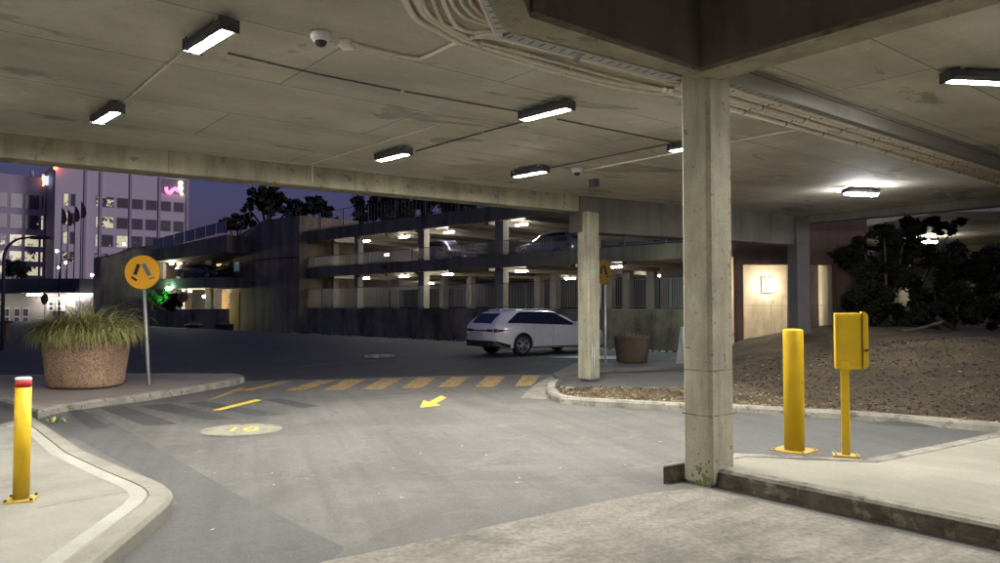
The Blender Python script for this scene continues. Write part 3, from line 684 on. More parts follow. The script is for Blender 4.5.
proto = make_light(); protow = make_light('wide')
usedp = set()
LDIR = R(90 + 44)
for (u, v), lab, kind in pos:
    src = protow if kind == 'wide' else proto
    o = src if src.name not in usedp else copy_tree(src)
    usedp.add(src.name)
    p = at(u, v, Zl); o.location = (p.x, p.y, ZC); o.rotation_euler.z = LDIR
    if kind == 'wide': o.rotation_euler.z = R(15)
    if u == 980: o.rotation_euler.z = R(8)
    tag(o, lab, 'ceiling light', 'ceiling lights under the near slab')
    LAST = o
# the same grid carried on behind the camera
for (x, y, rz, lab) in ((6.3, 3.9, R(8), 'ceiling light over the right island outside the view'), (-5.2, 2.6, LDIR, 'ceiling light over the left pavement outside the view'),
                        (-3.4, -2.6, LDIR, 'ceiling light behind the viewer over the apron'), (8.4, 0.2, R(8), 'ceiling light far right over the apron'), (-9.5, 8.5, LDIR, 'ceiling light left of the view beyond the planter')):
    o = copy_tree(proto); o.location = (x, y, ZC); o.rotation_euler.z = rz; tag(o, lab, 'ceiling light', 'ceiling lights under the near slab')

# ================================================================ CONDUITS, TRAYS, CAMERAS
def smooth_path(pts, n=5):
    out = []
    for i in range(len(pts) - 1):
        p0, p1, p2_, p3 = pts[max(i - 1, 0)], pts[i], pts[i + 1], pts[min(i + 2, len(pts) - 1)]
        for k in range(n):
            t = k / n
            out.append(0.5 * ((2 * p1) + (p2_ - p0) * t + (2 * p0 - 5 * p1 + 4 * p2_ - p3) * t * t + (3 * p1 - p0 - 3 * p2_ + p3) * t ** 3))
    out.append(pts[-1]); return out
def conduit(pix, r, mat, label, zz=None, smooth=False, joints=True, extra=None, group='conduits fixed under the slab'):
    z = ZC - r - 0.004 if zz is None else zz
    pts = [at(u, v, z) for u, v in pix]
    if extra: pts += extra
    path = smooth_path(pts) if smooth else pts
    c = pts[0]
    root = empty('conduit', c); tag(root, label, 'conduit', group)
    m = MB(); m.tube([p - c for p in path], r, 8); m.build('pipe', M[mat], root)
    if joints:
        acc = 0.4
        for a, b_ in zip(path, path[1:]):
            l = (b_ - a).length
            while acc < l:
                p = a.lerp(b_, acc / l) - c; dd = (b_ - a).normalized()
                m = MB(); m.tube([p - dd * 0.014, p + dd * 0.014], r * 1.32, 8); m.build('saddle_clip', M[mat], root); acc += 1.15
            acc -= l
    return root
conduit([(125, 100.5), (187, 48)], 0.013, 'conduit', 'straight conduit joining the two left ceiling lights')
conduit([(228, 53), (317, 74), (403, 91), (521, 112)], 0.009, 'conduitdark', 'thin dark conduit from the top left light to the middle light')
conduit([(557, 119), (672, 142)], 0.009, 'conduitdark', 'thin dark conduit from the middle light towards the nearest pillar')
conduit([(522, 122), (484, 132), (416, 151)], 0.009, 'conduitdark', 'thin dark conduit from the middle light down to the light left of it')
e = at(312.5, 163.4, ZC - 0.02); 
conduit([(483, 132), (438, 124.5), (312.5, 163.4)], 0.008, 'conduit', 'thin conduit looping to the edge beam and dropping down its face', joints=False, extra=[Vector((e.x, e.y, 3.62))])
conduit([(549, 168), (668, 144)], 0.009, 'conduitdark', 'thin dark conduit beside the small dome camera light')
conduit([(585, 170), (680, 152), (728, 142), (834, 122.5)], 0.014, 'conduit', 'pale conduit from the small dome camera past the nearest pillar to the cable bundle')
conduit([(228, 58), (229, 56)], 0.006, 'conduit', 'short cable loop at the top left light', joints=False)
LA = ['outermost pale conduit sweeping from the top edge to the nearest pillar', 'second pale conduit in the sweep from the top edge']
conduit([(390, -28), (405, 0), (415, 17), (436, 29), (466, 44), (530, 63.5), (600, 82.5), (645, 90.5), (700, 96), (760, 103)], 0.027, 'conduit', LA[0], smooth=True)
conduit([(402, -28), (416, 0), (424, 14), (442, 26), (470, 41), (532, 60.5), (602, 79.5), (645, 87), (700, 93)], 0.025, 'conduit', LA[1], smooth=True)
conduit([(409, -28), (421, 0), (431, 16), (447, 26), (470, 39)], 0.019, 'conduit', 'third pale conduit from the top edge, ending at the crossing', smooth=True)
conduit([(355, 45), (395, 54), (416, 58), (424, 57), (448, 46), (466, 39), (482, 35.5), (500, 36.5), (560, 50), (620, 66), (700, 86)], 0.019, 'conduit', 'pale conduit with an elbow running from the large dome camera box', smooth=True)
conduit([(424, -28), (433, 0), (441, 20), (447, 25), (462, 28)], 0.018, 'conduit', 'pale conduit with a tight bend beside the crossing', smooth=True)
conduit([(433, -28), (443, 0), (452, 20), (460, 28), (474, 32), (492, 31), (540, 41), (600, 57), (700, 82)], 0.020, 'conduit', 'grey conduit bending along the outer side of the cable tray', smooth=True, zz=ZC - 0.05)
conduit([(476, 36), (500, 33.5), (540, 44), (600, 60.5), (700, 87)], 0.016, 'conduit', 'slim conduit nearest the perforated tray left of the pillar', smooth=True, zz=ZC - 0.07)
conduit([(470, 37), (500, 39), (560, 53.5), (620, 69.5), (700, 90.5)], 0.016, 'conduit', 'slim conduit just outside the elbow conduit left of the pillar', smooth=True, zz=ZC - 0.04)
conduit([(480, 42), (500, 47), (560, 63), (620, 79), (700, 97)], 0.016, 'conduit', 'slim conduit between the elbow conduit and the thick pair', smooth=True, zz=ZC - 0.03)
for i, (a, mt) in enumerate(((451, 'conduit'), (461, 'conduit'), (470, 'conduit'), (478, 'orange'))):
    conduit([(a - 9, -28), (a, 0), (a + 5, 9 - i), (a + 18 - i * 2, 19 - i * 1.5), (502 + i, 27.5 - i * 2.2)], 0.017, mt, ['first inner conduit curving to the tray corner', 'second inner conduit curving to the tray corner', 'third inner conduit curving to the tray corner', 'orange red conduit tucked innermost at the tray corner'][i], smooth=True, zz=ZC - 0.03)
# parallel conduits right of the near pillar
for i in range(8):
    q = 4.26 + 0.074 * i; z = ZC - 0.155 - (0.03 if i % 3 == 0 else 0)
    a, b_ = P(5.93, q, z), P(18.0, q, z); root = empty('conduit', a)
    tag(root, 'one of the straight parallel conduits running right from behind the nearest pillar', 'conduit', 'straight conduits right of the pillar')
    m = MB(); m.tube([a - a, b_ - a], 0.029, 8); m.build('pipe', M['conduit'], root)
    dd = (b_ - a).normalized()
    for k in range(14):
        m = MB(); m.tube([dd * (0.4 + k * 0.85), dd * (0.4 + k * 0.85 + 0.018)], 0.032, 8); m.build('saddle_clip', M['conduitdark'], root)
def tray(a, b_, w, hgt, label, side='tray'):
    root = empty('cable_tray', a); tag(root, label, 'cable tray')
    d_ = (b_ - a); l = d_.length; rz = math.atan2(d_.y, d_.x)
    root.rotation_euler.z = rz
    m = MB()
    m.box((l / 2, w / 2 - 0.003, 0), (l, 0.006, hgt)); m.box((l / 2, -w / 2 + 0.003, 0), (l, 0.006, hgt)); m.box((l / 2, 0, -hgt / 2 + 0.003), (l, w - 0.012, 0.006))
    m.build('channel', M[side], root)
    m = MB(); m.box((l / 2, w / 2 + .012, -hgt / 2 + .006), (l, .02, .022)); m.build('lip', M['conduit'], root)
    m = MB()
    for k in range(int(l / 0.055)):
        for s_ in (-1, 1): m.box((0.03 + k * 0.055, s_ * (w / 2 + 0.001), hgt * 0.28), (0.034, 0.003, 0.012))
        if k % 2 == 0: m.box((0.03 + k * 0.055, 0, -hgt / 2 - 0.001), (0.012, w * 0.6, 0.003))
    tag(m.build('perforation', M['black'], root), kind='stuff')
    return root
tray(P(5.93, 4.15, 3.82), P(18.0, 4.15, 3.82), 0.10, 0.20, 'deep grey cable tray running right from the nearest pillar')
a_, b_ = at(507, 31.5, 3.80), at(677, 75.5, 3.80)
tray(a_, b_, 0.13, 0.07, 'slim perforated cable tray along the near beam above the pillar', 'galv')
a_, b_ = at(479, -30, 3.80), at(502, 27, 3.80)
tray(a_, b_, 0.10, 0.09, 'pale perforated tray at the angled corner of the near beam', 'galv')
m = MB(); m.box((0, 0, 0), (0.05, 0.03, 0.16)); p = at(579, 55, 3.75); tag(m.build('metal_bracket', M['galv'], loc=(0, 0, 0)), 'small bent metal bracket hanging from the slim cable tray', 'bracket'); bpy.data.objects['metal_bracket'].location = p; bpy.data.objects['metal_bracket'].rotation_euler = (0.2, 0.5, 0.6)
def dome(loc, s, label, body='white'):
    r = empty('dome_camera', loc); tag(r, label, 'security camera')
    m = MB(); m.lathe([(0.085 * s, 0), (0.09 * s, -0.02 * s), (0.088 * s, -0.05 * s), (0.066 * s, -0.075 * s), (0.05 * s, -0.078 * s)], 28); m.build('housing', M[body], r)
    m = MB(); m.lathe([(0.052 * s, -0.076 * s), (0.05 * s, -0.09 * s), (0.038 * s, -0.112 * s), (0.018 * s, -0.124 * s), (0.0001, -0.127 * s)], 24); m.build('lens_dome', M['black'], r)
    return r
p = at(321, 37, ZC - 0.04); dome((p.x, p.y, ZC), 1.0, 'white dome camera with black lens near the top centre of the slab')
p = at(577, 170, ZC - 0.04); dome((p.x, p.y, ZC), 1.1, 'smaller looking pale dome camera beside the far ceiling light')
def jbox(loc, dims, rz, label, mat):
    r = empty('junction_box', loc, rz); tag(r, label, 'junction box')
    m = MB(); m.box((0, 0, -dims[2] / 2), dims); m.build('housing', M[mat], r, bevel=0.006)
    m = MB(); m.box((0, 0, -dims[2] - 0.004), (dims[0] * 0.92, dims[1] * 0.92, 0.008)); m.build('lid', M['conduit' if mat == 'conduit' else mat], r)
    m = MB(); m.tube([(-dims[0] / 2 - 0.05, 0, -0.03), (dims[0] / 2 + 0.04, 0, -0.03)], 0.014, 8); m.build('gland', M[mat], r)
p = at(347, 44, ZC - 0.03); jbox((p.x, p.y, ZC), (0.11, 0.11, 0.06), R(-10), 'small square junction box beside the large dome camera', 'conduit')
p = at(594, 182, ZC - 0.05); jbox((p.x, p.y, ZC), (0.12, 0.16, 0.13), R(30), 'dark box fixed to the slab above the far pillar', 'fix')
for u, v in ((458, 126), (799, 0)):
    pass
m = MB(); p = at(457.5, 126, ZC); 
for uv, nm in (((572 / 3.75 + 250, 341 / 3.75), 'small white clip on the thin conduit left of the middle light'),):
    p = at(*uv, ZC - 0.02); m = MB(); m.box((0, 0, 0), (0.03, 0.03, 0.02)); o = m.build('conduit_clip', M['white']); o.location = p; tag(o, nm, 'clip')

# ================================================================ NEAR OBJECTS
def bollard(loc, r, hgt, label, banded):
    root = empty('bollard', loc); tag(root, label, 'bollard')
    m = MB(); top = hgt
    prof = [(r, 0.01), (r, hgt - 0.07 if banded else hgt - 0.025)] + ([] if banded else [(r * 0.96, hgt - 0.012), (r * 0.7, hgt - 0.003), (0.0001, hgt)])
    m.lathe(prof, 32); m.build('post', M['yellow'], root)
    if banded:
        m = MB(); m.lathe([(r * 1.01, hgt - 0.075), (r * 1.01, hgt - 0.022)], 32); m.build('red_band', M['red'], root)
        m = MB(); m.lathe([(r * 1.0, hgt - 0.022), (r, hgt - 0.008), (r * 0.85, hgt), (0.0001, hgt)], 32); m.build('white_cap', M['white'], root)
    m = MB(); m.box((0, 0, 0.007), (r * 3.6, r * 3.6, 0.014), R(45) if not banded else R(20)); m.build('base_plate', M['yellowdeep'], root, bevel=0.003)
    for a in range(4):
        an = PI / 4 + a * PI / 2 + (R(45) if not banded else R(20)); m = MB(); m.lathe([(0.012, 0.014), (0.012, 0.028), (0.0001, 0.03)], 6, (r * 2.1 * math.cos(an), r * 2.1 * math.sin(an), 0)); m.build('anchor_bolt', M['galv'] if not banded else M['black'], root)
    return root
p = at(21, 500, 0.13); bollard((p.x, p.y, 0.127), 0.056, 0.93, 'slim yellow bollard with red and white cap on the left pavement', True)
p = at(794.5, 450.5, 0.15); bollard((p.x, p.y, 0.147), 0.098, 1.225, 'thick plain yellow bollard beside the post mounted box', False)
p = at(846, 456.5, 0.15)
rt = empty('card_reader_post', (p.x, p.y, 0.147), R(-20)); tag(rt, 'yellow boxed card reader on a square post on the right island', 'card reader')
m = MB(); m.box((0, 0, 0.45), (0.075, 0.06, 0.87)); m.build('post', M['yellow'], rt, bevel=0.006)
m = MB(); m.box((0, 0, 0.011), (0.24, 0.17, 0.022)); m.build('base_plate', M['yellowdeep'], rt, bevel=0.003)
for a in (-1, 1):
    for b_ in (-1, 1):
        m = MB(); m.lathe([(0.011, 0.022), (0.011, 0.038), (0.0001, 0.04)], 6, (a * 0.095, b_ * 0.06, 0)); m.build('anchor_bolt', M['galv'], rt)
m = MB(); m.box((0.035, 0.02, 1.115), (0.24, 0.20, 0.54)); m.build('housing', M['yellow'], rt, bevel=0.008)
m = MB(); m.box((0.035, -0.083, 1.12), (0.215, 0.006, 0.49)); m.build('back_panel', M['yellowdeep'], rt, bevel=0.004)
# hood lip on the right: rounded
prof = []
y0, y1, z0_, z1_ = -0.085, 0.135, 0.85, 1.40; rr = 0.05
m = MB(); pts = [(-0.02 + 0.155, z0_), (0.155 + 0.04 - 0.03, z0_)]
def rc(cx, cz, r_, a0, a1, n=6): return [(cx + r_ * math.cos(R(lerp(a0, a1, k / n))), cz + r_ * math.sin(R(lerp(a0, a1, k / n)))) for k in range(n + 1)]
sh = [(0.152, z0_)] + rc(0.155, z0_ + rr, rr, -90, 0)[1:] + [(0.205, 1.02), (0.192, 1.03), (0.205, 1.04)] + rc(0.155, z1_ - rr, rr, 0, 90) + [(0.152, z1_)]
n = len(sh); m.add([(x, y0 + 0.02, z) for x, z in sh] + [(x, y1, z) for x, z in sh], [tuple(range(n)), tuple(range(2 * n - 1, n - 1, -1))] + [(i, (i + 1) % n, n + (i + 1) % n, n + i) for i in range(n)])
m.build('rounded_hood', M['yellow'], rt)
m = MB(); m.add([(-0.045, -0.09, 0.84), (0.045, -0.09, 0.84), (0.045, -0.03, 0.84), (-0.045, -0.03, 0.84), (-0.03, -0.09, 0.92), (0.03, -0.09, 0.92), (0.03, -0.088, 0.92), (-0.03, -0.088, 0.92)],
               [(0, 1, 5, 4), (1, 2, 6, 5), (2, 3, 7, 6), (3, 0, 4, 7), (4, 5, 6, 7), (3, 2, 1, 0)]); m.build('clamp', M['yellow'], rt, bevel=0.004)

m = MB(); m.box((0.1535, 0.0, 1.115), (0.004, 0.19, 0.535)); m.build('hood_seam', M['black'], rt)
m = MB(); m.box((0.185, -0.068, 1.03), (0.03, 0.006, 0.02)); m.build('lock_slot', M['black'], rt)
# small litter on the road
lt = MB(); rnd_ = random.Random(31)
for (u, v) in ((477, 398.5), (470, 397), (110, 420), (283, 421), (244, 421), (274, 487), (300, 470), (560, 470), (640, 440), (212, 532), (420, 455), (355, 437), (520, 480), (610, 430)) + tuple((rnd_.uniform(200, 690), rnd_.uniform(405, 500)) for _ in range(26)):
    q = at(u, v); a = rnd_.random() * 6; l = rnd_.uniform(.008, .03)
    lt.add([(q.x + l * math.cos(a + k * PI / 2) * (1 if k % 2 else .45), q.y + l * math.sin(a + k * PI / 2) * (1 if k % 2 else .45), .016 + .006 * (k % 2)) for k in range(4)], [(0, 1, 2, 3)])
tag(lt.build('paper_litter', M['cream']), kind='stuff')
# pedestrian crossing discs
def ped_sign(loc, hgt, rad, face, label, lean=0.0, worn=False, back=False, pole='galv', offx=0.0, disc='sign_yellow'):
    """face: heading (deg from -Y) the disc looks towards"""
    root = empty('crossing_sign', loc, R(face)); tag(root, label, 'road sign')
    sh_ = Matrix.Rotation(lean, 4, 'Y')
    m = MB(); m.tube([(0, 0, 0), (0, 0, hgt - rad * 0.9)], 0.028, 12); m.build('pole', M[pole], root, xf=sh_)
    xf = sh_ @ Matrix.Translation((offx, -0.034, hgt))
    m = MB(); m.lathe([(rad, 0.004), (rad, -0.004)], 48, axis='Y'); m.build('disc', M[disc], root, xf=xf)
    m = MB()
    m.tube([(rad * 0.985 * math.cos(2 * PI * k / 48), -0.005, rad * 0.985 * math.sin(2 * PI * k / 48)) for k in range(49)], 0.004, 6); m.build('rim', M['black'], root, xf=xf)
    s = rad
    def leg(a, b_, w):
        a = Vector(a) * s; b_ = Vector(b_) * s; dd = (b_ - a).normalized(); nn = Vector((-dd.y, dd.x)) * w * s
        return [a - nn, b_ - nn, b_ + nn, a + nn]
    def flat(mb, pts, y):
        n = len(pts); mb.add([(q[0], y, q[1]) for q in pts] + [(q[0], y - 0.002, q[1]) for q in pts], [tuple(range(n)), tuple(range(2 * n - 1, n - 1, -1))] + [(i, (i + 1) % n, n + (i + 1) % n, n + i) for i in range(n)])
    m = MB(); flat(m, leg((-0.17, 0.48), (-0.42, -0.12), 0.10), -0.005); flat(m, leg((-0.62, -0.24), (-0.33, -0.46), 0.06), -0.005); m.build('leg_mark', M['black'], root, xf=xf)
    m = MB(); flat(m, leg((0.08, 0.48), (0.38, -0.22), 0.115), -0.005); flat(m, leg((0.32, -0.42), (0.66, -0.33), 0.045), -0.005); m.build('leg_mark', M['sign_grey' if not back else 'black'], root, xf=xf)
    m = MB(); flat(m, leg((-0.12, 0.52), (0.04, 0.52), 0.04), -0.0075) if False else None
    m = MB(); m.box((0, 0.012, 0), (0.05, 0.02, rad * 1.2)); m.build('bracket', M['galv'], root, xf=xf)
    return root
p = at(149, 385, 0.12); q = atY(143.5, 272, p.y)
ped_sign((p.x, p.y, 0.118), q.z - 0.12, 0.325, 8, 'bright yellow walking legs disc on a leaning pole beside the big grass planter', lean=math.atan2(q.x - p.x, q.z - 0.12))
q = atY(605, 272, 18.6); ped_sign((q.x, q.y, 0.07), q.z - 0.07, 0.33, -62, 'dim yellow walking legs disc peeping out behind the far pillar', back=True, disc='sign_dull')
q = atY(183, 297, 58.0); ped_sign((q.x, q.y, LOW), q.z - LOW, 0.42, 0, 'small dark orange walking legs disc in front of the far ramp wall', pole='pole_dark', disc='ylwcol')
q = atY(45, 299, 52.0); ped_sign((q.x, q.y, LOW), q.z - LOW, 0.40, -25, 'small greenish yellow disc in front of the lit far left doors', pole='pole_dark', disc='ylwcol')

# planter tub with strappy grass
def tub(loc, rt_, rb, hgt, label, mat='aggregate', sx=1.0, sq=1.0):
    root = empty('planter_tub', loc, R(-8)); tag(root, label, 'planter')
    m = MB(); prof = [(rb * 0.94, 0.0), (rb * 0.97, 0.02)] + [(lerp(rb, rt_, sstep(t) * 0.35 + t * 0.65), 0.05 + (hgt - 0.12) * t) for t in (0, .2, .4, .6, .8, 1)] + [(rt_ * 1.03, hgt - 0.05), (rt_ * 1.03, hgt - 0.01), (rt_ * 1.0, hgt), (rt_ * 0.92, hgt), (rt_ * 0.90, hgt - 0.12), (0.0001, hgt - 0.12)]
    n = 64; vs = []; fs = []
    for r_, z in prof:
        for k in range(n):
            a = 2 * PI * k / n; e_ = 2.7; ca, sa = math.cos(a), math.sin(a); q = (abs(ca) ** e_ + abs(sa) ** e_) ** (-1 / e_)
            vs.append((r_ * q * ca * sx, r_ * q * sa, z))
    for i in range(len(prof) - 1):
        for k in range(n): fs.append((i * n + k, i * n + (k + 1) % n, (i + 1) * n + (k + 1) % n, (i + 1) * n + k))
    m.add(vs, fs, 0, True); m.build('tub', M[mat], root)
    m = MB(); m.lathe([(rt_ * 0.88, hgt - 0.11), (rt_ * 0.5, hgt - 0.06), (0.0001, hgt - 0.05)], 24); m.build('soil', M['soil'], root)
    for a in (45, 135, 225, 315): m = MB(); m.box((rb * 0.6 * math.cos(R(a)), rb * 0.6 * math.sin(R(a)), -0.012), (0.2, 0.2, 0.03)); m.build('foot', M['kerbdark'], root)
    return root
p = at(86, 390, 0.12); pc = Vector((p.x * (p.y + .55) / p.y, p.y + 0.55, 0.14))
tub(pc, 0.665, 0.585, 0.86, 'large pebble finished planter tub full of strappy grass, left of the crossing sign')
def grass_clump(loc, R_, zt, n, label, seed, big=1.0, dry=0.25):
    rnd = random.Random(seed); m = MB()
    for k in range(n):
        a = rnd.random() * 2 * PI; r0 = R_ * math.sqrt(rnd.random()) * 0.92
        x0_, y0_ = r0 * math.cos(a), r0 * math.sin(a)
        a2 = a + rnd.gauss(0, 0.55); out = (0.25 + 0.75 * r0 / R_)
        ln = rnd.uniform(0.45, 0.95) * big * (1.45 if rnd.random() < .05 else 1); w = rnd.uniform(0.007, 0.017)
        tall = rnd.random() < 0.035
        el = R(rnd.uniform(48, 88)) if not tall else R(rnd.uniform(65, 88)); droop = rnd.uniform(2.2, 4.6) * out if not tall else 0.7
        pos_ = Vector((x0_, y0_, 0)); e_ = el; L_ = []; S = 8
        for i in range(S + 1):
            L_.append(pos_.copy())
            dd = Vector((math.cos(a2) * math.cos(e_), math.sin(a2) * math.cos(e_), math.sin(e_)))
            pos_ = pos_ + dd * (ln / S); e_ -= droop / S * (0.6 + i / S)
            e_ = max(e_, -1.45)
        sd = Vector((-math.sin(a2), math.cos(a2), 0)); vs = []
        for i, q in enumerate(L_):
            ww = w * (1 - (i / S) ** 2 * 0.93); vs += [q - sd * ww, q + sd * ww + Vector((0, 0, 0.002))]
        m.add(vs, [(2 * i, 2 * i + 1, 2 * i + 3, 2 * i + 2) for i in range(S)], 1 if rnd.random() < dry else 0, True)
    o = m.build('ornamental_grass', [M['grass'], M['grass_dry']]); o.location = loc
    return tag(o, label, 'plant')
grass_clump((pc.x, pc.y, pc.z + 0.80), 0.60, 0, 4200, 'dense green and straw strappy grass spilling over the big tub', 3, 0.86)
q = atY(632, 338, 20.3); tub((q.x, q.y, 0.09), 0.48, 0.42, 0.70, 'brown round planter tub behind the far pillar', 'terra')
grass_clump((q.x, q.y, 0.68), 0.35, 0, 130, 'sparse low plant in the brown tub behind the far pillar', 5, 0.3)
# weeds by the left kerb
w_ = grass_clump(tuple(at(52, 423)), 0.05, 0, 16, 'little tuft of weeds growing at the left kerb', 9, 0.25)

# white A-frame edge behind near pillar
q = at(689, 364, 0.075); rt = empty('standing_sign', q, R(20)); tag(rt, 'white folding floor sign half hidden behind the nearest pillar', 'floor sign')
m = MB()
for s_ in (-1, 1): m.add([(-0.25, s_ * 0.2, 0), (0.25, s_ * 0.2, 0), (0.22, s_ * 0.02, 0.95), (-0.22, s_ * 0.02, 0.95), (-0.25, s_ * 0.225, 0), (0.25, s_ * 0.225, 0), (0.22, s_ * 0.045, 0.95), (-0.22, s_ * 0.045, 0.95)],
                        [(0, 1, 2, 3), (7, 6, 5, 4), (0, 4, 5, 1), (1, 5, 6, 2), (2, 6, 7, 3), (3, 7, 4, 0)])
m.build('panel', M['white'], rt)
m = MB(); m.box((0, 0, 0.96), (0.46, 0.09, 0.03)); m.build('hinge', M['white'], rt)

# ================================================================ VEHICLES
def crom(xs, ys, x):
    if x <= xs[0]: return ys[0]
    if x >= xs[-1]: return ys[-1]
    for i in range(len(xs) - 1):
        if x <= xs[i + 1]:
            t = (x - xs[i]) / (xs[i + 1] - xs[i])
            m0 = (ys[i + 1] - ys[i - 1]) / (xs[i + 1] - xs[i - 1]) if i > 0 else (ys[1] - ys[0]) / (xs[1] - xs[0])
            m1 = (ys[i + 2] - ys[i]) / (xs[i + 2] - xs[i]) if i + 2 < len(xs) else (ys[i + 1] - ys[i]) / (xs[i + 1] - xs[i])
            s0 = (ys[i + 1] - ys[i]) / (xs[i + 1] - xs[i])
            if s0 == 0: m0 = m1 = 0
            else:
                m0 = max(min(m0 / s0, 3), 0) * s0; m1 = max(min(m1 / s0, 3), 0) * s0
            hh = xs[i + 1] - xs[i]
            return (2 * t**3 - 3 * t**2 + 1) * ys[i] + (t**3 - 2 * t**2 + t) * hh * m0 + (-2 * t**3 + 3 * t**2) * ys[i + 1] + (t**3 - t**2) * hh * m1
def make_car(root, sp, paint, plate_txt=None):
    Lc, Wd, H = sp['L'], sp['W'] / 2, sp['H']
    zb_, zt_ = sp['belt'], sp['top']     # lists (x, z)
    wp = [(0, .78), (.08, .90), (.3, .965), (.9, 1.0), (Lc - 1.2, 1.0), (Lc - .5, .94), (Lc - .15, .82), (Lc, .62)]
    bot = [(0, .46), (.25, .30), (.6, .22), (Lc - .7, .2), (Lc - .1, .24), (Lc, .36)]
    gl = sp.get('clear', 0.0)
    f = lambda tb, x: crom([a for a, _ in tb], [b for _, b in tb], x)
    def section(x):
        w = Wd * f(wp, x); zb, zt, z0 = f(zb_, x), f(zt_, x), f(bot, x) + gl
        zt = max(zt, zb + 0.02); hh = zt - zb; tum = sp.get('tumble', 0.30)
        inw = min(1.0, hh / 0.45) * tum
        zm = lerp(z0, zb, 0.5)
        return [(0, z0), (w * .55, z0), (w * .90, z0 + .01), (w * .975, z0 + .07), (w * .99, lerp(z0, zm, .6)), (w * 1.0, lerp(zm, zb, .1)), (w * .995, lerp(zm, zb, .45)), (w * .975, lerp(zm, zb, .8)), (w * .94, zb),
                (w * (.925 - inw * .30), zb + hh * .3), (w * (.90 - inw * .62), zb + hh * .62), (w * (.865 - inw * .92), zb + hh * .88), (w * (.79 - inw), zb + hh * .965), (w * (.58 - inw * .6), zb + hh * .992), (w * .3, zb + hh * 1.0), (0, zb + hh * 1.004)]
    NS = 90; xs_ = [Lc * (i / NS) for i in range(NS + 1)]
    xs_ = sorted(set([0.0, .015, .04, .08, Lc - .08, Lc - .03] + xs_))
    def fine(x):
        s = section(x); ts = list(range(len(s))); K = 40
        return [(crom(ts, [a for a, _ in s], t * (len(s) - 1) / K), crom(ts, [b for _, b in s], t * (len(s) - 1) / K)) for t in range(K + 1)]
    secs = [fine(x) for x in xs_]; K = len(secs[0])
    m = MB(); vs = []
    for x, s in zip(xs_, secs):
        ring = [(x, y, z) for y, z in s] + [(x, -y, z) for y, z in s[-2:0:-1]]
        vs += ring
    Rn = len(ring)
    fs = [(i * Rn + k, i * Rn + (k + 1) % Rn, (i + 1) * Rn + (k + 1) % Rn, (i + 1) * Rn + k) for i in range(len(xs_) - 1) for k in range(Rn)]
    m.add(vs, fs, 0, True)
    m.f.append(tuple(range(Rn - 1, -1, -1))); m.mi.append(0); m.sm.append(True)
    m.f.append(tuple(range((len(xs_) - 1) * Rn, len(xs_) * Rn))); m.mi.append(0); m.sm.append(True)
    body = m.build('body', [M[paint], M['black']], root)
    # wheel arches
    rw = sp['wheel']
    cutm = MB()
    for xw in sp['axles']:
        for s_ in (-1, 1): cutm.lathe([(rw + .055, s_ * (Wd - .30)), (rw + .055, s_ * (Wd + .2))], 40, (xw, 0, rw), 1, axis='Y')
    cut = cutm.build('arch_cut', [M[paint], M['black']], root)
    md = body.modifiers.new('b', 'BOOLEAN'); md.operation = 'DIFFERENCE'; md.object = cut; md.solver = 'EXACT'
    bpy.context.view_layer.update()
    me = bpy.data.meshes.new_from_object(body.evaluated_get(bpy.context.evaluated_depsgraph_get()))
    body.modifiers.clear(); body.data = me; cd = cut.data; bpy.data.objects.remove(cut); bpy.data.meshes.remove(cd)
    def side_y(x, z):
        s = fine(x); best = None
        for (a, b), (c_, d_) in zip(s, s[1:]):
            if b <= z <= d_ and d_ > b and a > Wd * .3: best = lerp(a, c_, (z - b) / (d_ - b))
        return best if best is not None else Wd * f(wp, x) * .9
    def patch(name, mat, x0, x1, zlo, zhi, n=28, off=.006, par=root, mrows=5, sides=(-1, 1)):
        for s_ in sides:
            m = MB(); vs = []
            for i in range(n + 1):
                x = lerp(x0, x1, i / n); a, b = zlo(x), zhi(x); b = max(b, a + .002)
                for j in range(mrows + 1):
                    z = lerp(a, b, j / mrows); vs.append((x, s_ * (side_y(x, z) + off), z))
            r_ = mrows + 1
            m.add(vs, [(i * r_ + j, (i + 1) * r_ + j, (i + 1) * r_ + j + 1, i * r_ + j + 1) for i in range(n) for j in range(mrows)], 0, True)
            m.build(name, mat, par)
    belt = lambda x: f(zb_, x) + .035
    roofl = lambda x: f(zb_, x) + (f(zt_, x) - f(zb_, x)) * .86
    g0, g1, g2, g3 = sp['glass']      # rear tip x, rear top x, front top x, front tip x
    def wtop(x):
        t = roofl(x)
        if x < g1: t = min(t, lerp(belt(x) + .01, t, ((x - g0) / (g1 - g0)) ** .8))
        if x > g2: t = min(t, lerp(t, belt(x) + .005, ((x - g2) / (g3 - g2)) ** 1.3))
        return t
    pill = sp.get('pillars', [])
    edges = [g0] + [q for p_ in pill for q in (p_ - .035, p_ + .035)] + [g3]
    for a, b in zip(edges[::2], edges[1::2]): patch('side_window', M['glass'], a, b, belt, wtop)
    # bright/black trim band behind the windows
    patch('window_surround', M['black'], g0 - .02, g3 + .03, lambda x: belt(x) - .018, lambda x: wtop(min(max(x, g0 + .01), g3 - .01)) + .012, off=.003)
    # sill + bumper cladding
    patch('sill_cladding', M['black'], sp['axles'][0] + rw + .07, sp['axles'][1] - rw - .07, lambda x: f(bot, x) + gl + .015, lambda x: f(bot, x) + gl + .075, off=.004, mrows=2)
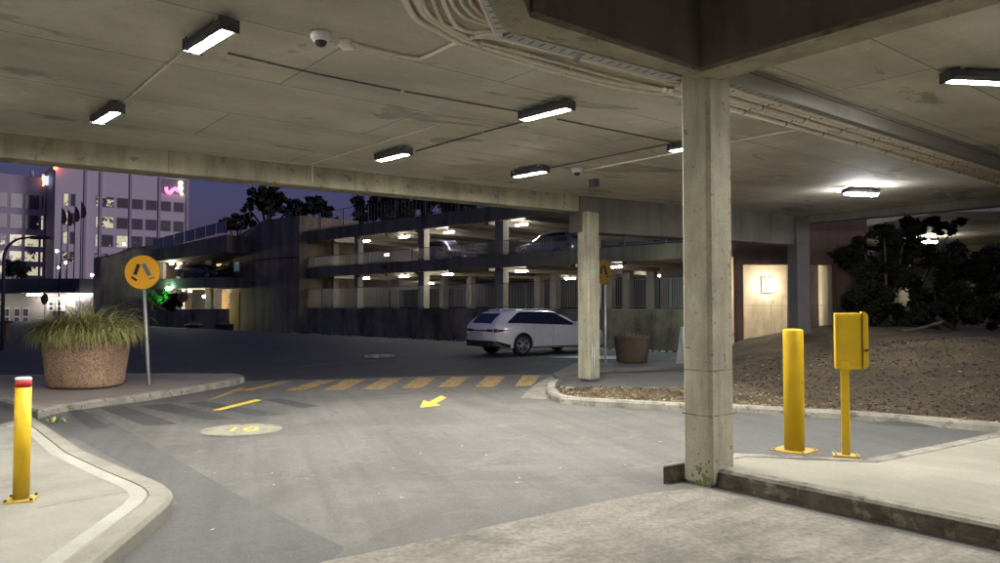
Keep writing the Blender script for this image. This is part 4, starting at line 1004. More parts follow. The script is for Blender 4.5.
    # rear window: patch on the sloping tail surface
    def top_patch(name, mat, x0, x1, yf, n=10, off=.006):
        m = MB(); vs = []
        for i in range(n + 1):
            x = lerp(x0, x1, i / n); s = fine(x)
            tops = [q for q in s if q[1] >= f(zb_, x) + (f(zt_, x) - f(zb_, x)) * .5 or q[0] < .3]
            yy = yf * f(wp, x) * Wd
            row = []
            for j in range(-8, 9):
                y = yy * j / 8; ay = abs(y); z = None
                for (a, b), (c_, d_) in zip(s[len(s) // 2:], s[len(s) // 2 + 1:]):
                    if c_ <= ay <= a and a > c_: z = lerp(b, d_, (a - ay) / (a - c_))
                row.append((x - off * .6 if x < Lc / 2 else x + off * .6, y, (z or s[-1][1]) + off))
            vs += row
        m.add(vs, [(i * 17 + j, i * 17 + j + 1, (i + 1) * 17 + j + 1, (i + 1) * 17 + j) for i in range(n) for j in range(16)], 0, True)
        return m.build(name, mat, root)
    rx0, rx1 = sp['rear_glass']; top_patch('rear_window', M['glass'], rx0, rx1, .60)
    fx0, fx1 = sp['windscreen']; top_patch('windscreen', M['glass'], fx0, fx1, .62, 14)
    # rear end furniture
    zr = f(zb_, .02)
    m = MB(); m.box((-.012, 0, zr - .17), (.03, 2 * Wd * .70, .045)); m.build('tail_light_bar', M['black'], root, bevel=.006)
    patch('tail_light', M['lamp_red'], .01, .42, lambda x: zr - .215 + x * .10, lambda x: zr - .115 - x * .08, off=.009, n=12)
    patch('tail_light_surround', M['black'], .005, .50, lambda x: zr - .225 + x * .12, lambda x: zr - .10 - x * .10, off=.005, n=12)
    for s_ in (-1, 1): m = MB(); m.box((-.008, s_ * Wd * .58, zr - .165), (.02, Wd * .34, .085)); m.build('tail_light', M['lamp_red'], root, bevel=.01)
    pl = MB(); pl.box((-.016, 0, zr - .265), (.02, .37, .12)); plo = pl.build('number_plate', M['plate'], root, bevel=.004)
    m = MB(); m.box((.02, 0, .39 + gl), (.13, 2 * Wd * .78, .20)); m.build('lower_bumper', M['black'], root, bevel=.03)
    patch('lower_bumper_side', M['black'], .02, .55, lambda x: f(bot, x) + gl + .01, lambda x: .50 + gl - x * .25, off=.006, n=10)
    for s_ in (-1, 1): m = MB(); m.tube([(-.055, s_ * .55, .36 + gl), (.05, s_ * .55, .36 + gl)], .04, 12); m.build('exhaust_tip', M['chrome'], root)
    m = MB(); m.box((.60, 0, f(zt_, .55) + .012), (.10, .05, .0)) if False else m.add([(.95, -.012, f(zt_, .95)), (.95, .012, f(zt_, .95)), (.78, .008, f(zt_, .8) - .005), (.78, -.008, f(zt_, .8) - .005), (.84, -.004, f(zt_, .8) + .075), (.84, .004, f(zt_, .8) + .075)], [(0, 1, 5, 4), (1, 2, 5), (2, 3, 4, 5), (3, 0, 4)])
    m.build('roof_antenna', M[paint], root)
    if sp.get('rails', True):
        for s_ in (-1, 1):
            a, b = sp['railx']; m = MB(); m.tube([(x, s_ * Wd * .60, f(zt_, x) * 1.0 + .018) for x in [lerp(a, b, k / 14) for k in range(15)]], .015, 8); m.build('roof_rail', M['galv'], root)
    if sp.get('sunroof'):
        a, b = sp['sunroof']; top_patch('sunroof', M['glass'], a, b, .42, 8, .004)
    # door seams and handles
    for xd in sp['doors']:
        patch('door_seam', M['black'], xd - .004, xd + .004, lambda x: f(bot, x) + gl + .09, lambda x: belt(x) - .02, n=1, off=.002, mrows=10)
    for xd in sp['handles']:
        for s_ in (-1, 1):
            y = side_y(xd, zr - .10); m = MB(); m.box((xd, s_ * (y + .018), f(zb_, xd) - .12), (.20, .022, .028)); m.build('door_handle', M[paint], root, bevel=.006)
    xm = sp['mirror']
    for s_ in (-1, 1):
        m = MB(); y = side_y(xm, f(zb_, xm)); m.box((xm, s_ * (y + .13), f(zb_, xm) + .08), (.13, .20, .13)); m.box((xm + .01, s_ * (y + .03), f(zb_, xm) + .045), (.06, .10, .03)); m.build('wing_mirror', M[paint], root, bevel=.03)
    for s_ in (-1, 1):
        m = MB(); m.box((Lc - .20, s_ * Wd * .62, f(zb_, Lc - .1) - .12), (.24, .30, .11)); m.build('headlight', M['chrome'], root, bevel=.03)
    m = MB(); m.box((Lc - .01, 0, .52 + gl), (.06, Wd * .9, .26)); m.build('grille', M['black'], root, bevel=.02)
    # wheels
    proto_w = None
    for xw in sp['axles']:
        for s_ in (-1, 1):
            w = empty('wheel', (xw, s_ * (Wd - .125), rw), 0 if s_ < 0 else PI); w.parent = root
            if proto_w is None:
                m = MB(); m.lathe([(rw * .70, .10), (rw * .72, -.11), (rw * .90, -.115), (rw, -.085), (rw, .085), (rw * .9, .115), (rw * .70, .10)], 48, axis='Y'); t1 = m.build('tyre', M['tyre'], w)
                m = MB(); m.lathe([(rw * .72, .08), (rw * .72, -.112), (rw * .68, -.112), (rw * .665, -.06), (rw * .60, .02), (rw * .60, .08)], 48, axis='Y')
                for k in range(10):
                    a = 2 * PI * k / 10 + (.11 if k % 2 else -.11)
                    mt = Matrix.Rotation(-a, 4, 'Y') @ Matrix.Translation((rw * .37, -.085, 0))
                    m.box((0, 0, 0), (rw * .60, .03, .034), mat=mt)
                m.lathe([(rw * .17, -.06), (rw * .15, -.105), (0.0001, -.108)], 20, axis='Y'); t2 = m.build('rim', M['alloy'], w)
                m = MB(); m.lathe([(rw * .5, -.02), (rw * .5, .0), (0.0001, .0)], 32, axis='Y'); m.lathe([(0.0001, -.02), (rw * .5, -.02)], 32, axis='Y'); t3 = m.build('brake_disc', M['black'], w)
                proto_w = (t1, t2, t3)
            else:
                for t in proto_w: c_ = t.copy(); col.objects.link(c_); c_.parent = w
    return root, plo, zr
wag = dict(L=4.95, W=1.88, H=1.48, belt=[(0, .98), (.6, 1.03), (1.5, 1.0), (3.4, .93), (3.9, .90), (4.6, .78), (4.95, .60)],
           top=[(0, .985), (.05, 1.02), (.22, 1.20), (.46, 1.385), (.75, 1.435), (1.4, 1.475), (2.1, 1.48), (2.7, 1.44), (3.15, 1.26), (3.6, 1.0), (4.0, .93), (4.6, .80), (4.95, .62)],
           wheel=.345, axles=(1.06, 4.02), glass=(.52, 1.12, 2.62, 3.56), pillars=[], rear_glass=(.07, .40), windscreen=(2.78, 3.55), railx=(.75, 2.75), sunroof=(1.5, 2.5), doors=[1.50, 2.34, 3.42], handles=[1.62, 2.52], mirror=3.28, tumble=.30)
hd = Vector((.80, .60))
hd.normalize()
rr_ = at(521, 355.5, 0); lat = Vector((-hd.y, hd.x))
orig = Vector((rr_.x, rr_.y)) + lat * .80 - hd * 1.06
wc = empty('parked_car', (orig.x, orig.y, 0.0), math.atan2(hd.y, hd.x))
tag(wc, 'white estate car parked in front of the stained garage wall', 'car')
_, plo, zr = make_car(wc, wag, 'paint_white')
suv = dict(L=4.75, W=1.90, H=1.80, belt=[(0, 1.10), (.6, 1.14), (3.3, 1.10), (4.0, 1.06), (4.6, .95), (4.75, .80)],
           top=[(0, 1.12), (.06, 1.25), (.2, 1.55), (.4, 1.74), (.9, 1.80), (2.2, 1.80), (2.7, 1.72), (3.1, 1.45), (3.45, 1.18), (4.1, 1.08), (4.6, .97), (4.75, .82)],
           wheel=.37, axles=(.98, 3.78), glass=(.30, .62, 2.5, 3.2), pillars=[1.25, 2.10], rear_glass=(.08, .30), windscreen=(2.72, 3.32), railx=(.6, 2.5), doors=[1.30, 2.15, 3.2], handles=[1.5, 2.4], mirror=3.05, clear=.10, tumble=.22)
van = dict(suv); van.update(L=4.95, H=1.95, top=[(0, 1.14), (.05, 1.3), (.12, 1.75), (.3, 1.92), (.9, 1.95), (2.6, 1.95), (3.0, 1.84), (3.4, 1.50), (3.75, 1.18), (4.3, 1.10), (4.8, .97), (4.95, .82)], belt=[(0, 1.12), (.6, 1.14), (3.6, 1.12), (4.3, 1.07), (4.8, .95), (4.95, .80)],
           glass=(.22, .5, 2.8, 3.5), windscreen=(3.05, 3.62), axles=(.98, 3.9), railx=(.6, 2.7), mirror=3.35, tumble=.15)

# ================================================================ GARAGE
FD = (FB - FA).normalized()                      # left -> right, coming closer
FBk = Vector((0.7021, 0.7121))                   # away from us
def fpt(u, back=0.0):
    q = xline(u, FA + FBk * back, FB + FBk * back); return Vector((q.x, q.y))
def local(root, xf=None): return Matrix.Translation(-Vector(root.location))
FL = fpt(297); FR_ = FA + FD * 44.0
gar = empty('car_park_building', (FL.x, FL.y, LOW)); tag(gar, 'dark two deck concrete car park with lit interior behind the parked white car', 'building')
X = local(gar)
Z1b, Z1t, Z2b, Z2t = 4.03, 4.85, 7.05, 8.0
def gslab(a, b, back0, back1, z0, z1, name, mat, mb=None):
    m = mb or MB(); m.prism([a + FBk * back0, b + FBk * back0, b + FBk * back1, a + FBk * back1], z0, z1)
    return m.build(name, M[mat], gar, xf=X) if mb is None else m
gslab(FL, FR_, 0.0, 0.3, LOW - .3, 1.45, 'retaining_wall', 'darkwall2')
gslab(FL, FR_, 0.3, 20, LOW, .85, 'floor_slab', 'darkwall')
gslab(FL, FR_, -0.05, 0.25, Z1b, Z1t, 'deck_edge', 'darkwall')
gslab(FL, FR_, 0.25, 20, Z1b + .12, 4.42, 'floor_slab', 'deckunder')
gslab(FL, FR_, -0.05, 0.25, Z2b, Z2t, 'deck_edge', 'darkwall')
gslab(FL, FR_, 0.25, 20, Z2b + .12, 7.5, 'floor_slab', 'deckunder')
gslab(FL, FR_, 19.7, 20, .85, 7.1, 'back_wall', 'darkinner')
gslab(FL + FD * .02, FL + FD * .3, .26, 19.69, LOW, 7.1, 'side_wall', 'greywall')
for u, w, bk in ((304, .55, .4), (332, .5, 1.6), (356, .55, .4), (421, .65, .4), (499, .75, .35), (591, .7, .4), (699, .7, .4)):
    q = fpt(u, bk)
    m = MB(); m.wall(q - FD * w / 2, q + FD * w / 2, .85, Z2b + .12, .5); m.build('pillar', M['deckunder' if bk > 1 else 'cream'] if False else M['deckunder'], gar, xf=X)
for u in (313, 345, 372, 393, 442, 469, 537, 553, 608, 626, 650, 715, 740):
    q = fpt(u, 8.5); m = MB(); m.wall(q - FD * .3, q + FD * .3, .85, Z1b + .12, .5); m.build('pillar', M['deckunder'], gar, xf=X)
for zc in (Z1b + .12, Z2b + .12):
    for k in range(12):
        mm = MB(); a = FL + FD * (1.5 + k * 3.6); mm.prism([a + FBk * .26, a + FD * .3 + FBk * .26, a + FD * .3 + FBk * 19.6, a + FBk * 19.6], zc - .28, zc - .001); mm.build('ceiling_rib', M['deckunder'], gar, xf=X)
# parked cars on the lower deck glimpse: dark partition behind
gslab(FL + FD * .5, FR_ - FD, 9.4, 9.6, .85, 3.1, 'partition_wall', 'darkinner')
wq = fpt(311, 9.0); m = MB(); wr = fpt(323, 9.0); m.wall(wq, wr, 1.9, 3.5, .08); m.build('lit_window', emit('lit_pane', (1.0, .8, .5), 1.1), gar, xf=X)
# railings
def railing(A, B, z0, z1, label, step=.13, post=2.6, mesh=False, mat='rail', name='guard_rail'):
    d = (B - A); l = d.length; d = d / l; root = empty(name, (A.x, A.y, z0)); root.rotation_euler.z = math.atan2(d.y, d.x); tag(root, label, 'railing')
    H = z1 - z0
    np_ = max(1, round(l / post))
    for k in range(np_ + 1):
        m = MB(); m.box((l * k / np_, 0, H / 2), (.07, .05, H)); m.build('post', M[mat], root)
    m = MB(); m.box((l / 2, 0, H - .02), (l, .045, .04)); m.box((l / 2, 0, .10), (l, .04, .04)); m.build('rail', M[mat], root)
    m = MB()
    if mesh:
        m.box((l / 2, 0, H / 2), (l, .01, H - .2)); m.build('mesh_panel', M[mat], root)
    else:
        n = int(l / step)
        for k in range(n): m.box((step * (k + .5), 0, H / 2 + .04), (.022, .022, H - .14))
        m.build('bar_infill', M[mat], root)
    return root
railing(fpt(290, -0.0) + FBk * .05, FR_ + FBk * .05, 1.45, 3.05, 'long steel bar railing on top of the stained retaining wall')
railing(FL + FBk * .1, FR_ + FBk * .1, Z1t, 5.75, 'bar railing along the upper deck in front of the dark vehicles', mat='rail')
def wire(A, B, z0, z1, label):
    r = railing(A, B, z0, z1, label, step=.42, post=3.4, mat='pole_dark'); return r
wire(FL + FBk * .1, FR_ + FBk * .1, Z2t, 9.45, 'tall thin rail fence on the roof parapet of the car park')
# deck lamps
def far_light(loc, rz, label, L_=.95):
    r = empty('deck_light', loc, rz); tag(r, label, 'ceiling light', 'lights under the car park decks')
    m = MB(); m.box((0, 0, -.03), (L_ * 1.04, .18, .06)); m.build('housing', M['white'], r)
    m = MB(); m.box((0, 0, -.105), (L_, .16, .09)); m.build('diffuser', M['led_far'], r, bevel=.02)
    return r
ra = math.atan2(FD.y, FD.x)
lows = [(320, 'lower deck lamp nearest the stair tower'), (365.5, 'lower deck lamp second from the stair tower'), (403.7, 'lower deck lamp third from the stair tower'), (448, 'lower deck lamp left of the dark deck pillar'),
        (521.4, 'lower deck lamp above the white car'), (615, 'lower deck lamp just right of the far pillar'), (733, 'deck lamp seen right of the nearest pillar')]
ups = [(320, 'upper deck lamp nearest the stair tower'), (365.5, 'upper deck lamp second from the stair tower'), (403.7, 'upper deck lamp third from the stair tower'), (449, 'upper deck lamp above the dark van'), (521.7, 'upper deck lamp above the grey four wheel drive')]
for lst, zz in ((lows, Z1b - .06), (ups, Z2b - .06)):
    for u, lab in lst:
        q = fpt(u, 1.9); far_light((q.x, q.y, zz), ra, lab)
for zz in (Z1b - .14, Z2b - .14):
    for u in (340, 430, 570, 660):
        q = fpt(u, 13.0); far_light((q.x, q.y, zz), ra, 'dimmer lamp deep inside the car park')
q = fpt(701, -.25); rt = empty('wall_lamp', (q.x, q.y, 2.5), ra); tag(rt, 'cool wall lamp on the garage railing hidden behind the nearest pillar', 'wall lamp')
m = MB(); m.box((0, -.06, -.02), (.42, .16, .12)); m.build('diffuser', emit('cool_lamp', (.70, 1.0, .88), 240), rt, bevel=.02); m = MB(); m.box((0, 0, .08), (.5, .3, .07)); m.box((0, .15, -.2), (.08, .08, .6)); m.build('housing', M['fix'], rt)
# floodlight and exit light on the deck edge
q = fpt(384.5, -.2); rt = empty('flood_light', (q.x, q.y, Z1t - .35)); tag(rt, 'small dark floodlight on the deck edge below the exit box', 'floodlight')
m = MB(); m.lathe([(.13, -.1), (.17, .08), (.15, .1)], 16, axis='Y'); m.build('housing', M['black'], rt); m = MB(); m.tube([(0, .06, 0), (0, .25, .02)], .02, 6); m.build('arm', M['black'], rt)
q = fpt(386.5, 1.2); rt = empty('exit_box', (q.x, q.y, 5.55), ra); tag(rt, 'small lit white box hanging on the upper deck', 'illuminated box')
m = MB(); m.box((0, 0, 0), (.55, .1, .22)); m.build('housing', emit('exit_glow', (1, .95, .8), 2.5), rt); m = MB(); m.box((0, 0, .17), (.1, .04, .12)); m.build('hanger', M['black'], rt)
# vehicles on the upper deck
def deck_car(u_mid, back, sp, paint, name, label, flip=False, dz=4.42):
    q = fpt(u_mid, back); d = -FD if flip else FD; o_ = q - d * sp['L'] / 2
    r = empty(name, (o_.x, o_.y, dz), math.atan2(d.y, d.x)); tag(r, label, 'vehicle'); make_car(r, sp, paint); return r
deck_car(447, 2.4, van, 'paint_dark', 'parked_van', 'dark van parked on the upper deck behind the bars', flip=False)
deck_car(550, 2.4, suv, 'paint_grey', 'parked_car', 'grey four wheel drive nose left on the upper deck', flip=True)
deck_car(318, 3.0, wag, 'paint_grey', 'parked_car', 'pale car glimpsed on the upper deck next to the stair tower', flip=True)
# stair tower
TA, TB, TC = None, None, None
tq = fpt(240, -.8); tr_ = fpt(299, -.8)
tw = empty('stair_tower', (tq.x, tq.y, LOW)); tag(tw, 'tall windowless dark concrete stair tower with a sloping top', 'building'); X2 = local(tw)
tback = tq + FBk * 7
tl = xline(222.5, tq, tq + Vector((-.62, .78)) * 6); tl = Vector((tl.x, tl.y))
pts = [tq, tr_, tr_ + FBk * 6, tl + (tr_ - tq) * .6 + FBk * 5, tl]
zv = {0: 7.75, 1: 9.2, 2: 9.2, 3: 8.4, 4: 7.75}
m = MB(); n = 5
mid = tq + (tr_ - tq) * .42
pts = [tq, tq + (tr_ - tq) * .05, mid, tr_, tr_ + FBk * 6, mid + FBk * 6, tl + (tr_ - tq) * .3 + FBk * 4, tl]; zz = [7.75, 7.8, 9.35, 9.25, 9.25, 9.35, 8, 7.75]; n = 8
m.add([(p_.x, p_.y, LOW - .2) for p_ in pts] + [(p_.x, p_.y, z) for p_, z in zip(pts, zz)], [tuple(range(n - 1, -1, -1)), tuple(range(n, 2 * n))] + [(i, (i + 1) % n, n + (i + 1) % n, n + i) for i in range(n)])
m.build('wall', M['darkwall'], tw, xf=X2)
m = MB(); m.wall(tl + (tq - tl) * .02 + Vector((-.06, -.06)), tq + Vector((-.03, -.06)), LOW, 2.85, .05); m.build('yellow_painted_base', M['ylwcol'], tw, xf=X2)
ang = math.atan2((tq - tl).y, (tq - tl).x); cc = (tl + tq) / 2
o = text('DO', 'painted_letters', M['white'], (cc.x - .12 - tq.x, cc.y - .14 - tq.y, 2.05 - LOW), .62, (PI / 2, 0, ang), tw)
m = MB(); q = tq + (tl - tq) * .28; m.wall(q + Vector((-.08, -.08)), tq + (tl - tq) * .02 + Vector((-.08, -.08)), 4.9, 5.75, .05); m.build('blue_lit_sign', M['neon_blue'], tw, xf=X2)
m = MB(); m.tube([(q.x - .1, q.y - .1, 5.3), (q.x - 1.3, q.y - .3, 5.45)], .09, 8); m.build('lamp_arm', M['black'], tw, xf=X2)
m = MB(); m.tube([(tl.x - .05, tl.y - .05, 5.9), (tq.x, tq.y - .05, 5.85), (tr_.x - .03, tr_.y - .03, 5.75)], .035, 6); m.build('pipe', M['black'], tw, xf=X2)

# wheel stops along the wall
for i, u in enumerate((297, 317, 338, 359, 382, 406, 431, 459, 611, 660)):
    q = fpt(u, -1.7); rt = empty('wheel_stop', (q.x, q.y, ground_z(q.x, q.y) + .03), ra); tag(rt, 'low black wheel stop with pale reflectors on the ground along the garage wall', 'wheel stop', 'wheel stops along the garage wall')
    m = MB(); l = 1.65; m.add([(-l / 2, -.08, 0), (l / 2, -.08, 0), (l / 2, .08, 0), (-l / 2, .08, 0), (-l / 2, -.05, .11), (l / 2, -.05, .11), (l / 2, .05, .11), (-l / 2, .05, .11)], [(3, 2, 1, 0), (4, 5, 6, 7), (0, 1, 5, 4), (1, 2, 6, 5), (2, 3, 7, 6), (3, 0, 4, 7)]); m.build('block', M['black'], rt)
    for k in (-.6, -.2, .2, .6): m = MB(); m.box((k, -.078, .055), (.24, .03, .085)); m.build('reflector', M['white'], rt)
# kerb stones lying in the lot
q = at(383, 358.5); 
for k, (u, v) in enumerate(((372, 357.8), (388, 357.2))):
    q = at(u, v); m = MB(); m.box((0, 0, .05), (.45, .14, .1)); o = m.build('wheel_stop', M['kerb'], bevel=.015); o.location = (q.x, q.y, ground_z(q.x, q.y)); tag(o, ['left of two short pale blocks lying in the open lot', 'right of two short pale blocks lying in the open lot'][k], 'wheel stop')

# ================================================================ LEFT BACKGROUND: ramps, low wall, link building
def bbox(name, A, B, z0, z1, th, mat, parent, X_): m = MB(); m.wall(A, B, z0, z1, th); return m.build(name, M[mat], parent, xf=X_)
V2 = lambda v: Vector((v.x, v.y))
RA, RB = V2(atY(93, 300, 74)), V2(atY(222, 300, 66))
rb_ = empty('ramp_building', (RA.x, RA.y, LOW)); tag(rb_, 'dark angular concrete ramp building left of the stair tower', 'building'); X3 = local(rb_)
a, b_ = V2(atY(100, 300, 70)), V2(atY(152, 300, 71))
la = V2(atY(93, 300, 74))
def zv_(v, Y): return zat(v, Y)
pp = [a, a.lerp(b_, .12), a.lerp(b_, .55), b_, b_ + Vector((2, 8)), la]
zz = [zv_(257.5, 70), zv_(257, 70), zv_(247, 70), zv_(245.5, 71), zv_(245.5, 71), zv_(258, 74)]; n = 6
m = MB(); m.add([(p_.x, p_.y, LOW - .2) for p_ in pp] + [(p_.x, p_.y, z) for p_, z in zip(pp, zz)], [tuple(range(n - 1, -1, -1)), tuple(range(n, 2 * n))] + [(i, (i + 1) % n, n + (i + 1) % n, n + i) for i in range(n)])
m.build('wall', M['darkwall'], rb_, xf=X3)
def ramp_slab(u0, vt0, vb0, Y0, u1, vt1, vb1, Y1, th, name, mat):
    A = atY(u0, 300, Y0); B = atY(u1, 300, Y1); dd = V2(B - A).normalized(); nn = Vector((-dd.y, dd.x)) * th
    m = MB(); vs = []
    for (p_, vt, vb, Y) in ((A, vt0, vb0, Y0), (B, vt1, vb1, Y1)):
        zt, zb = zv_(vt, Y), zv_(vb, Y)
        vs += [(p_.x, p_.y, zb), (p_.x, p_.y, zt), (p_.x + nn.x, p_.y + nn.y, zt), (p_.x + nn.x, p_.y + nn.y, zb)]
    m.add(vs, [(0, 1, 2, 3), (7, 6, 5, 4), (0, 4, 5, 1), (1, 5, 6, 2), (2, 6, 7, 3), (3, 7, 4, 0)])
    return m.build(name, M[mat], rb_, xf=X3)
ramp_slab(150, 250, 262, 70, 226, 234.5, 252, 66, 9, 'upper_ramp', 'darkwall')
ramp_slab(150, 279, 289, 70, 226, 277, 287, 66, 9, 'lower_ramp', 'darkwall')
ramp_slab(150, 309.5, 334, 69, 226, 309, 334, 65, .4, 'low_wall', 'darkwall2')
A = V2(atY(150, 300, 79)); B = V2(atY(228, 300, 75)); bbox('back_wall', A, B, LOW, 7.0, .3, 'greywall', rb_, X3)
for u in (157, 176, 205):
    q = V2(atY(u, 300, 71.5)); bbox('pillar', q, q + Vector((.6, -.1)), LOW, 7, .5, 'deckunder', rb_, X3)
for k in range(7):
    q0, q1 = atY(152 + k * 10.6, 300, 69.8 - k * .55), atY(152 + k * 10.6 + 9.8, 300, 69.8 - (k + 1) * .55 + .1)
    v0, v1 = 250 - k * 2.15, 250 - (k + .93) * 2.15
    zz0, zz1 = zv_(v0, 69.8), zv_(v1, 69.5)
    m = MB(); m.add([(q0.x, q0.y, zz0), (q1.x, q1.y, zz1), (q1.x, q1.y, zz1 + 1.0), (q0.x, q0.y, zz0 + 1.0), (q0.x, q0.y + .04, zz0), (q1.x, q1.y + .04, zz1), (q1.x, q1.y + .04, zz1 + 1.0), (q0.x, q0.y + .04, zz0 + 1.0)], [(0, 1, 2, 3), (7, 6, 5, 4), (0, 4, 5, 1), (1, 5, 6, 2), (2, 6, 7, 3), (3, 7, 4, 0)])
    m.build('railing_panel', M['hosp_side'], rb_, xf=X3)
for u, v, Y in ((199, 302, 78),):
    for du in (-4, 3.5):
        A = V2(atY(u + du - 2.2, 300, 78)); B = V2(atY(u + du + 2.2, 300, 78)); m = MB(); m.wall(A, B, zv_(308, 78), zv_(301, 78), .05, 0); m.build('lit_window', M['led_dim'], rb_, xf=X3)
A = V2(atY(216, 300, 76)); B = V2(atY(222, 300, 76)); m = MB(); m.wall(A, B, zv_(308, 76), zv_(296, 76), .05); m.build('lit_window', M['led_dim'], rb_, xf=X3)
A = V2(atY(216, 300, 75.2)); B = V2(atY(221, 300, 75.2)); m = MB(); m.wall(A, B, zv_(266, 75.2), zv_(258, 75.2), .05); m.build('lit_window', M['led_dim'], rb_, xf=X3)
for u, v, Y, mt, lab, s_ in ((206, 296.5, 72, 'led_far', 'wide bright lamp under the far ramp beside the stair tower', .65), (171.5, 263.5, 70.5, 'led_far', 'small round lamp under the upper ramp', .35), (190, 291, 71.5, 'led_far', 'small lamp right of the green lit plants', .35),
                        (169, 288.5, 68.8, 'led_green', 'green white lamp glowing above the lit plants', .6), (219, 261, 74, 'led_far', 'faint lamp at the end of the upper ramp', .4)):
    q = atY(u, v, Y); rt = empty('ramp_light', q); tag(rt, lab, 'wall lamp')
    m = MB(); m.lathe([(s_ * .42, -.10), (s_ * .5, 0), (s_ * .42, .10), (.0001, .12)], 16); m.build('diffuser', M[mt], rt)
    m = MB(); m.box((0, .1, .16), (s_ * .6, .3, .08)); m.build('housing', M['black'], rt)
rr = empty('parked_car', (*V2(atY(184, 300, 71)), zv_(287, 71)), R(-20)); tag(rr, 'dark car parked on the ramp left of the stair tower', 'vehicle'); rr.location.z = zv_(279.5, 70); make_car(rr, wag, 'paint_dark'); rr.location = (*V2(atY(180, 300, 71.2)), zv_(279, 71) - .05)
for u, lab in ((194, 'left of two dark box planters at the low ramp wall'), (225, 'right of two dark box planters at the foot of the stair tower')):
    q = V2(atY(u, 300, 60)); rt = empty('box_planter', (q.x, q.y, LOW)); tag(rt, lab, 'planter')
    m = MB(); m.prism([Vector((-.55, -.5)), Vector((.55, -.5)), Vector((.55, .5)), Vector((-.55, .5))], 0, .82); m.build('box', M['black'], rt, bevel=.03)
    m = MB(); m.box((0, 0, .8), (1.2, 1.1, .08)); m.build('rim', M['black'], rt)
    grass_clump((q.x, q.y, LOW + .8), .45, 0, 90, 'small dark shrub in the ' + lab.split(' at ')[0].replace('two dark box planters', 'the two box planters'), int(u), .75)

# link building on the far left
LA_, LB_ = V2(atY(-60, 300, 88)), V2(atY(94, 300, 84))
lk = empty('link_building', (LA_.x, LA_.y, LOW)); tag(lk, 'low pale building with white framed doors under a dark fascia at the far left', 'building'); X4 = local(lk)
bbox('wall', LA_, LB_, LOW, zat(293, 86), .4, 'cream', lk, X4)
bbox('roof_fascia', LA_ + Vector((0, -3.0)), LB_ + Vector((0, -3.0)), zat(293, 83), zat(279, 83), 6, 'greywall', lk, X4)
def lat_(u): return V2(xline(u, LA_, LB_)) + Vector((-.005, -.08))
for (u0, u1) in ((3, 11), (15.5, 21), (24, 30)):
    m = MB(); a, b_ = lat_(u0), lat_(u1); m.wall(a, b_, zat(325, 86), zat(307.5, 86), .06); f_ = m.build('door_frame', M['white'], lk, xf=X4)
    for (t0, t1) in ((.12, .46), (.54, .88)):
        for (v0, v1) in ((324, 317.5), (316, 309)):
            m = MB(); m.wall(a.lerp(b_, t0) + Vector((0, -.05)), a.lerp(b_, t1) + Vector((0, -.05)), zat(v0, 86), zat(v1, 86), .03); m.build('pane', M['win_dark'], f_, xf=X4)
a, b_ = lat_(76), lat_(93); m = MB(); m.wall(a + Vector((0, -.02)), b_ + Vector((0, -.02)), LOW, zat(295, 86), .06); m.build('shelf_bay', M['win_half'], lk, xf=X4)
for u, v, w_px, lab in ((36, 294.8, 18, 'long bright tube lamp left under the dark fascia'), (80, 294.8, 24, 'long bright tube lamp right under the dark fascia'), (64, 298.5, 13, 'short bright lamp low above the air conditioners'), (-14, 292.5, 20, 'tube lamp under the fascia outside the view')):
    q = atY(u, v, 83.5); rt = empty('tube_lamp', q, R(-1.5)); tag(rt, lab, 'lamp'); l = w_px / FPX * 83
    m = MB(); m.box((0, 0, 0), (l, .22, .2)); m.build('tube', M['led_street'], rt, bevel=.05); m = MB(); m.box((0, 0, .14), (l * 1.02, .3, .06)); m.build('housing', M['fix'], rt)
for u in (55, 63.5):
    q = lat_(u); rt = empty('air_conditioner', (q.x, q.y - .35, zat(311, 86))); tag(rt, 'white air conditioning unit on the lit wall, ' + ('left' if u < 60 else 'right') + ' of the pair', 'air conditioner')
    m = MB(); m.box((0, 0, .55), (.85, .5, 1.1)); m.build('housing', M['white'], rt, bevel=.02)
    for z in (.3, .82): m = MB(); m.lathe([(.2, -.26), (.2, -.25), (.0001, -.25)], 20, (0, 0, z), axis='Y'); m.build('fan_grille', M['fix'], rt)
q = at(5, 339); q = atY(5, 339, 34); rt = empty('wooden_post', (q.x, q.y, ground_z(q.x, q.y))); tag(rt, 'short brown post with dark cap at the far left of the lot', 'post')
m = MB(); m.box((0, 0, .42), (.22, .22, .84)); m.build('post', M['terra'], rt); m = MB(); m.box((0, 0, .88), (.5, .26, .1)); m.build('cap', M['black'], rt)

# street lamp
def street_lamp(loc, hgt, reach, label, r=.07, lit=False):
    root = empty('street_lamp', loc); tag(root, label, 'street lamp')
    m = MB(); pts = [(0, 0, 0), (0, 0, hgt - reach * .75)]
    for k in range(1, 13):
        a = PI / 2 * k / 12; pts.append((reach * .72 * (1 - math.cos(a)), 0, hgt - reach * .75 + reach * .72 * math.sin(a)))
    pts.append((reach, 0, hgt)); m.tube([Vector(p_) for p_ in pts], r, 10, r2=r * .55); m.build('pole', M['pole_dark'], root)
    m = MB(); m.box((reach + .3, 0, hgt - .02), (.75, .24, .12)); m.build('lamp_head', M['pole_dark'], root, bevel=.03)
    return root
q = atY(3, 300, 27); z = zat(237, 27); street_lamp((q.x, q.y, 0), z, 1.05, 'dark street lamp with a curved arm at the left edge of the picture', .06)
q = Vector((3.72, 31.2, 0)); zg = ground_z(q.x, q.y)
sl_ = street_lamp((q.x, q.y, zg), 8.2 - zg, 1.0, 'added lamp post hidden behind the far pillar, lighting lot and garage', .05)
m = MB(); m.box((1.3, 0, 8.2 - zg - .10), (.62, .22, .05)); m.build('diffuser', emit('added_lot_glow', (.86, 1.0, .88), 750), sl_)  # unseen lamp added to brighten the garage wall, lot and car
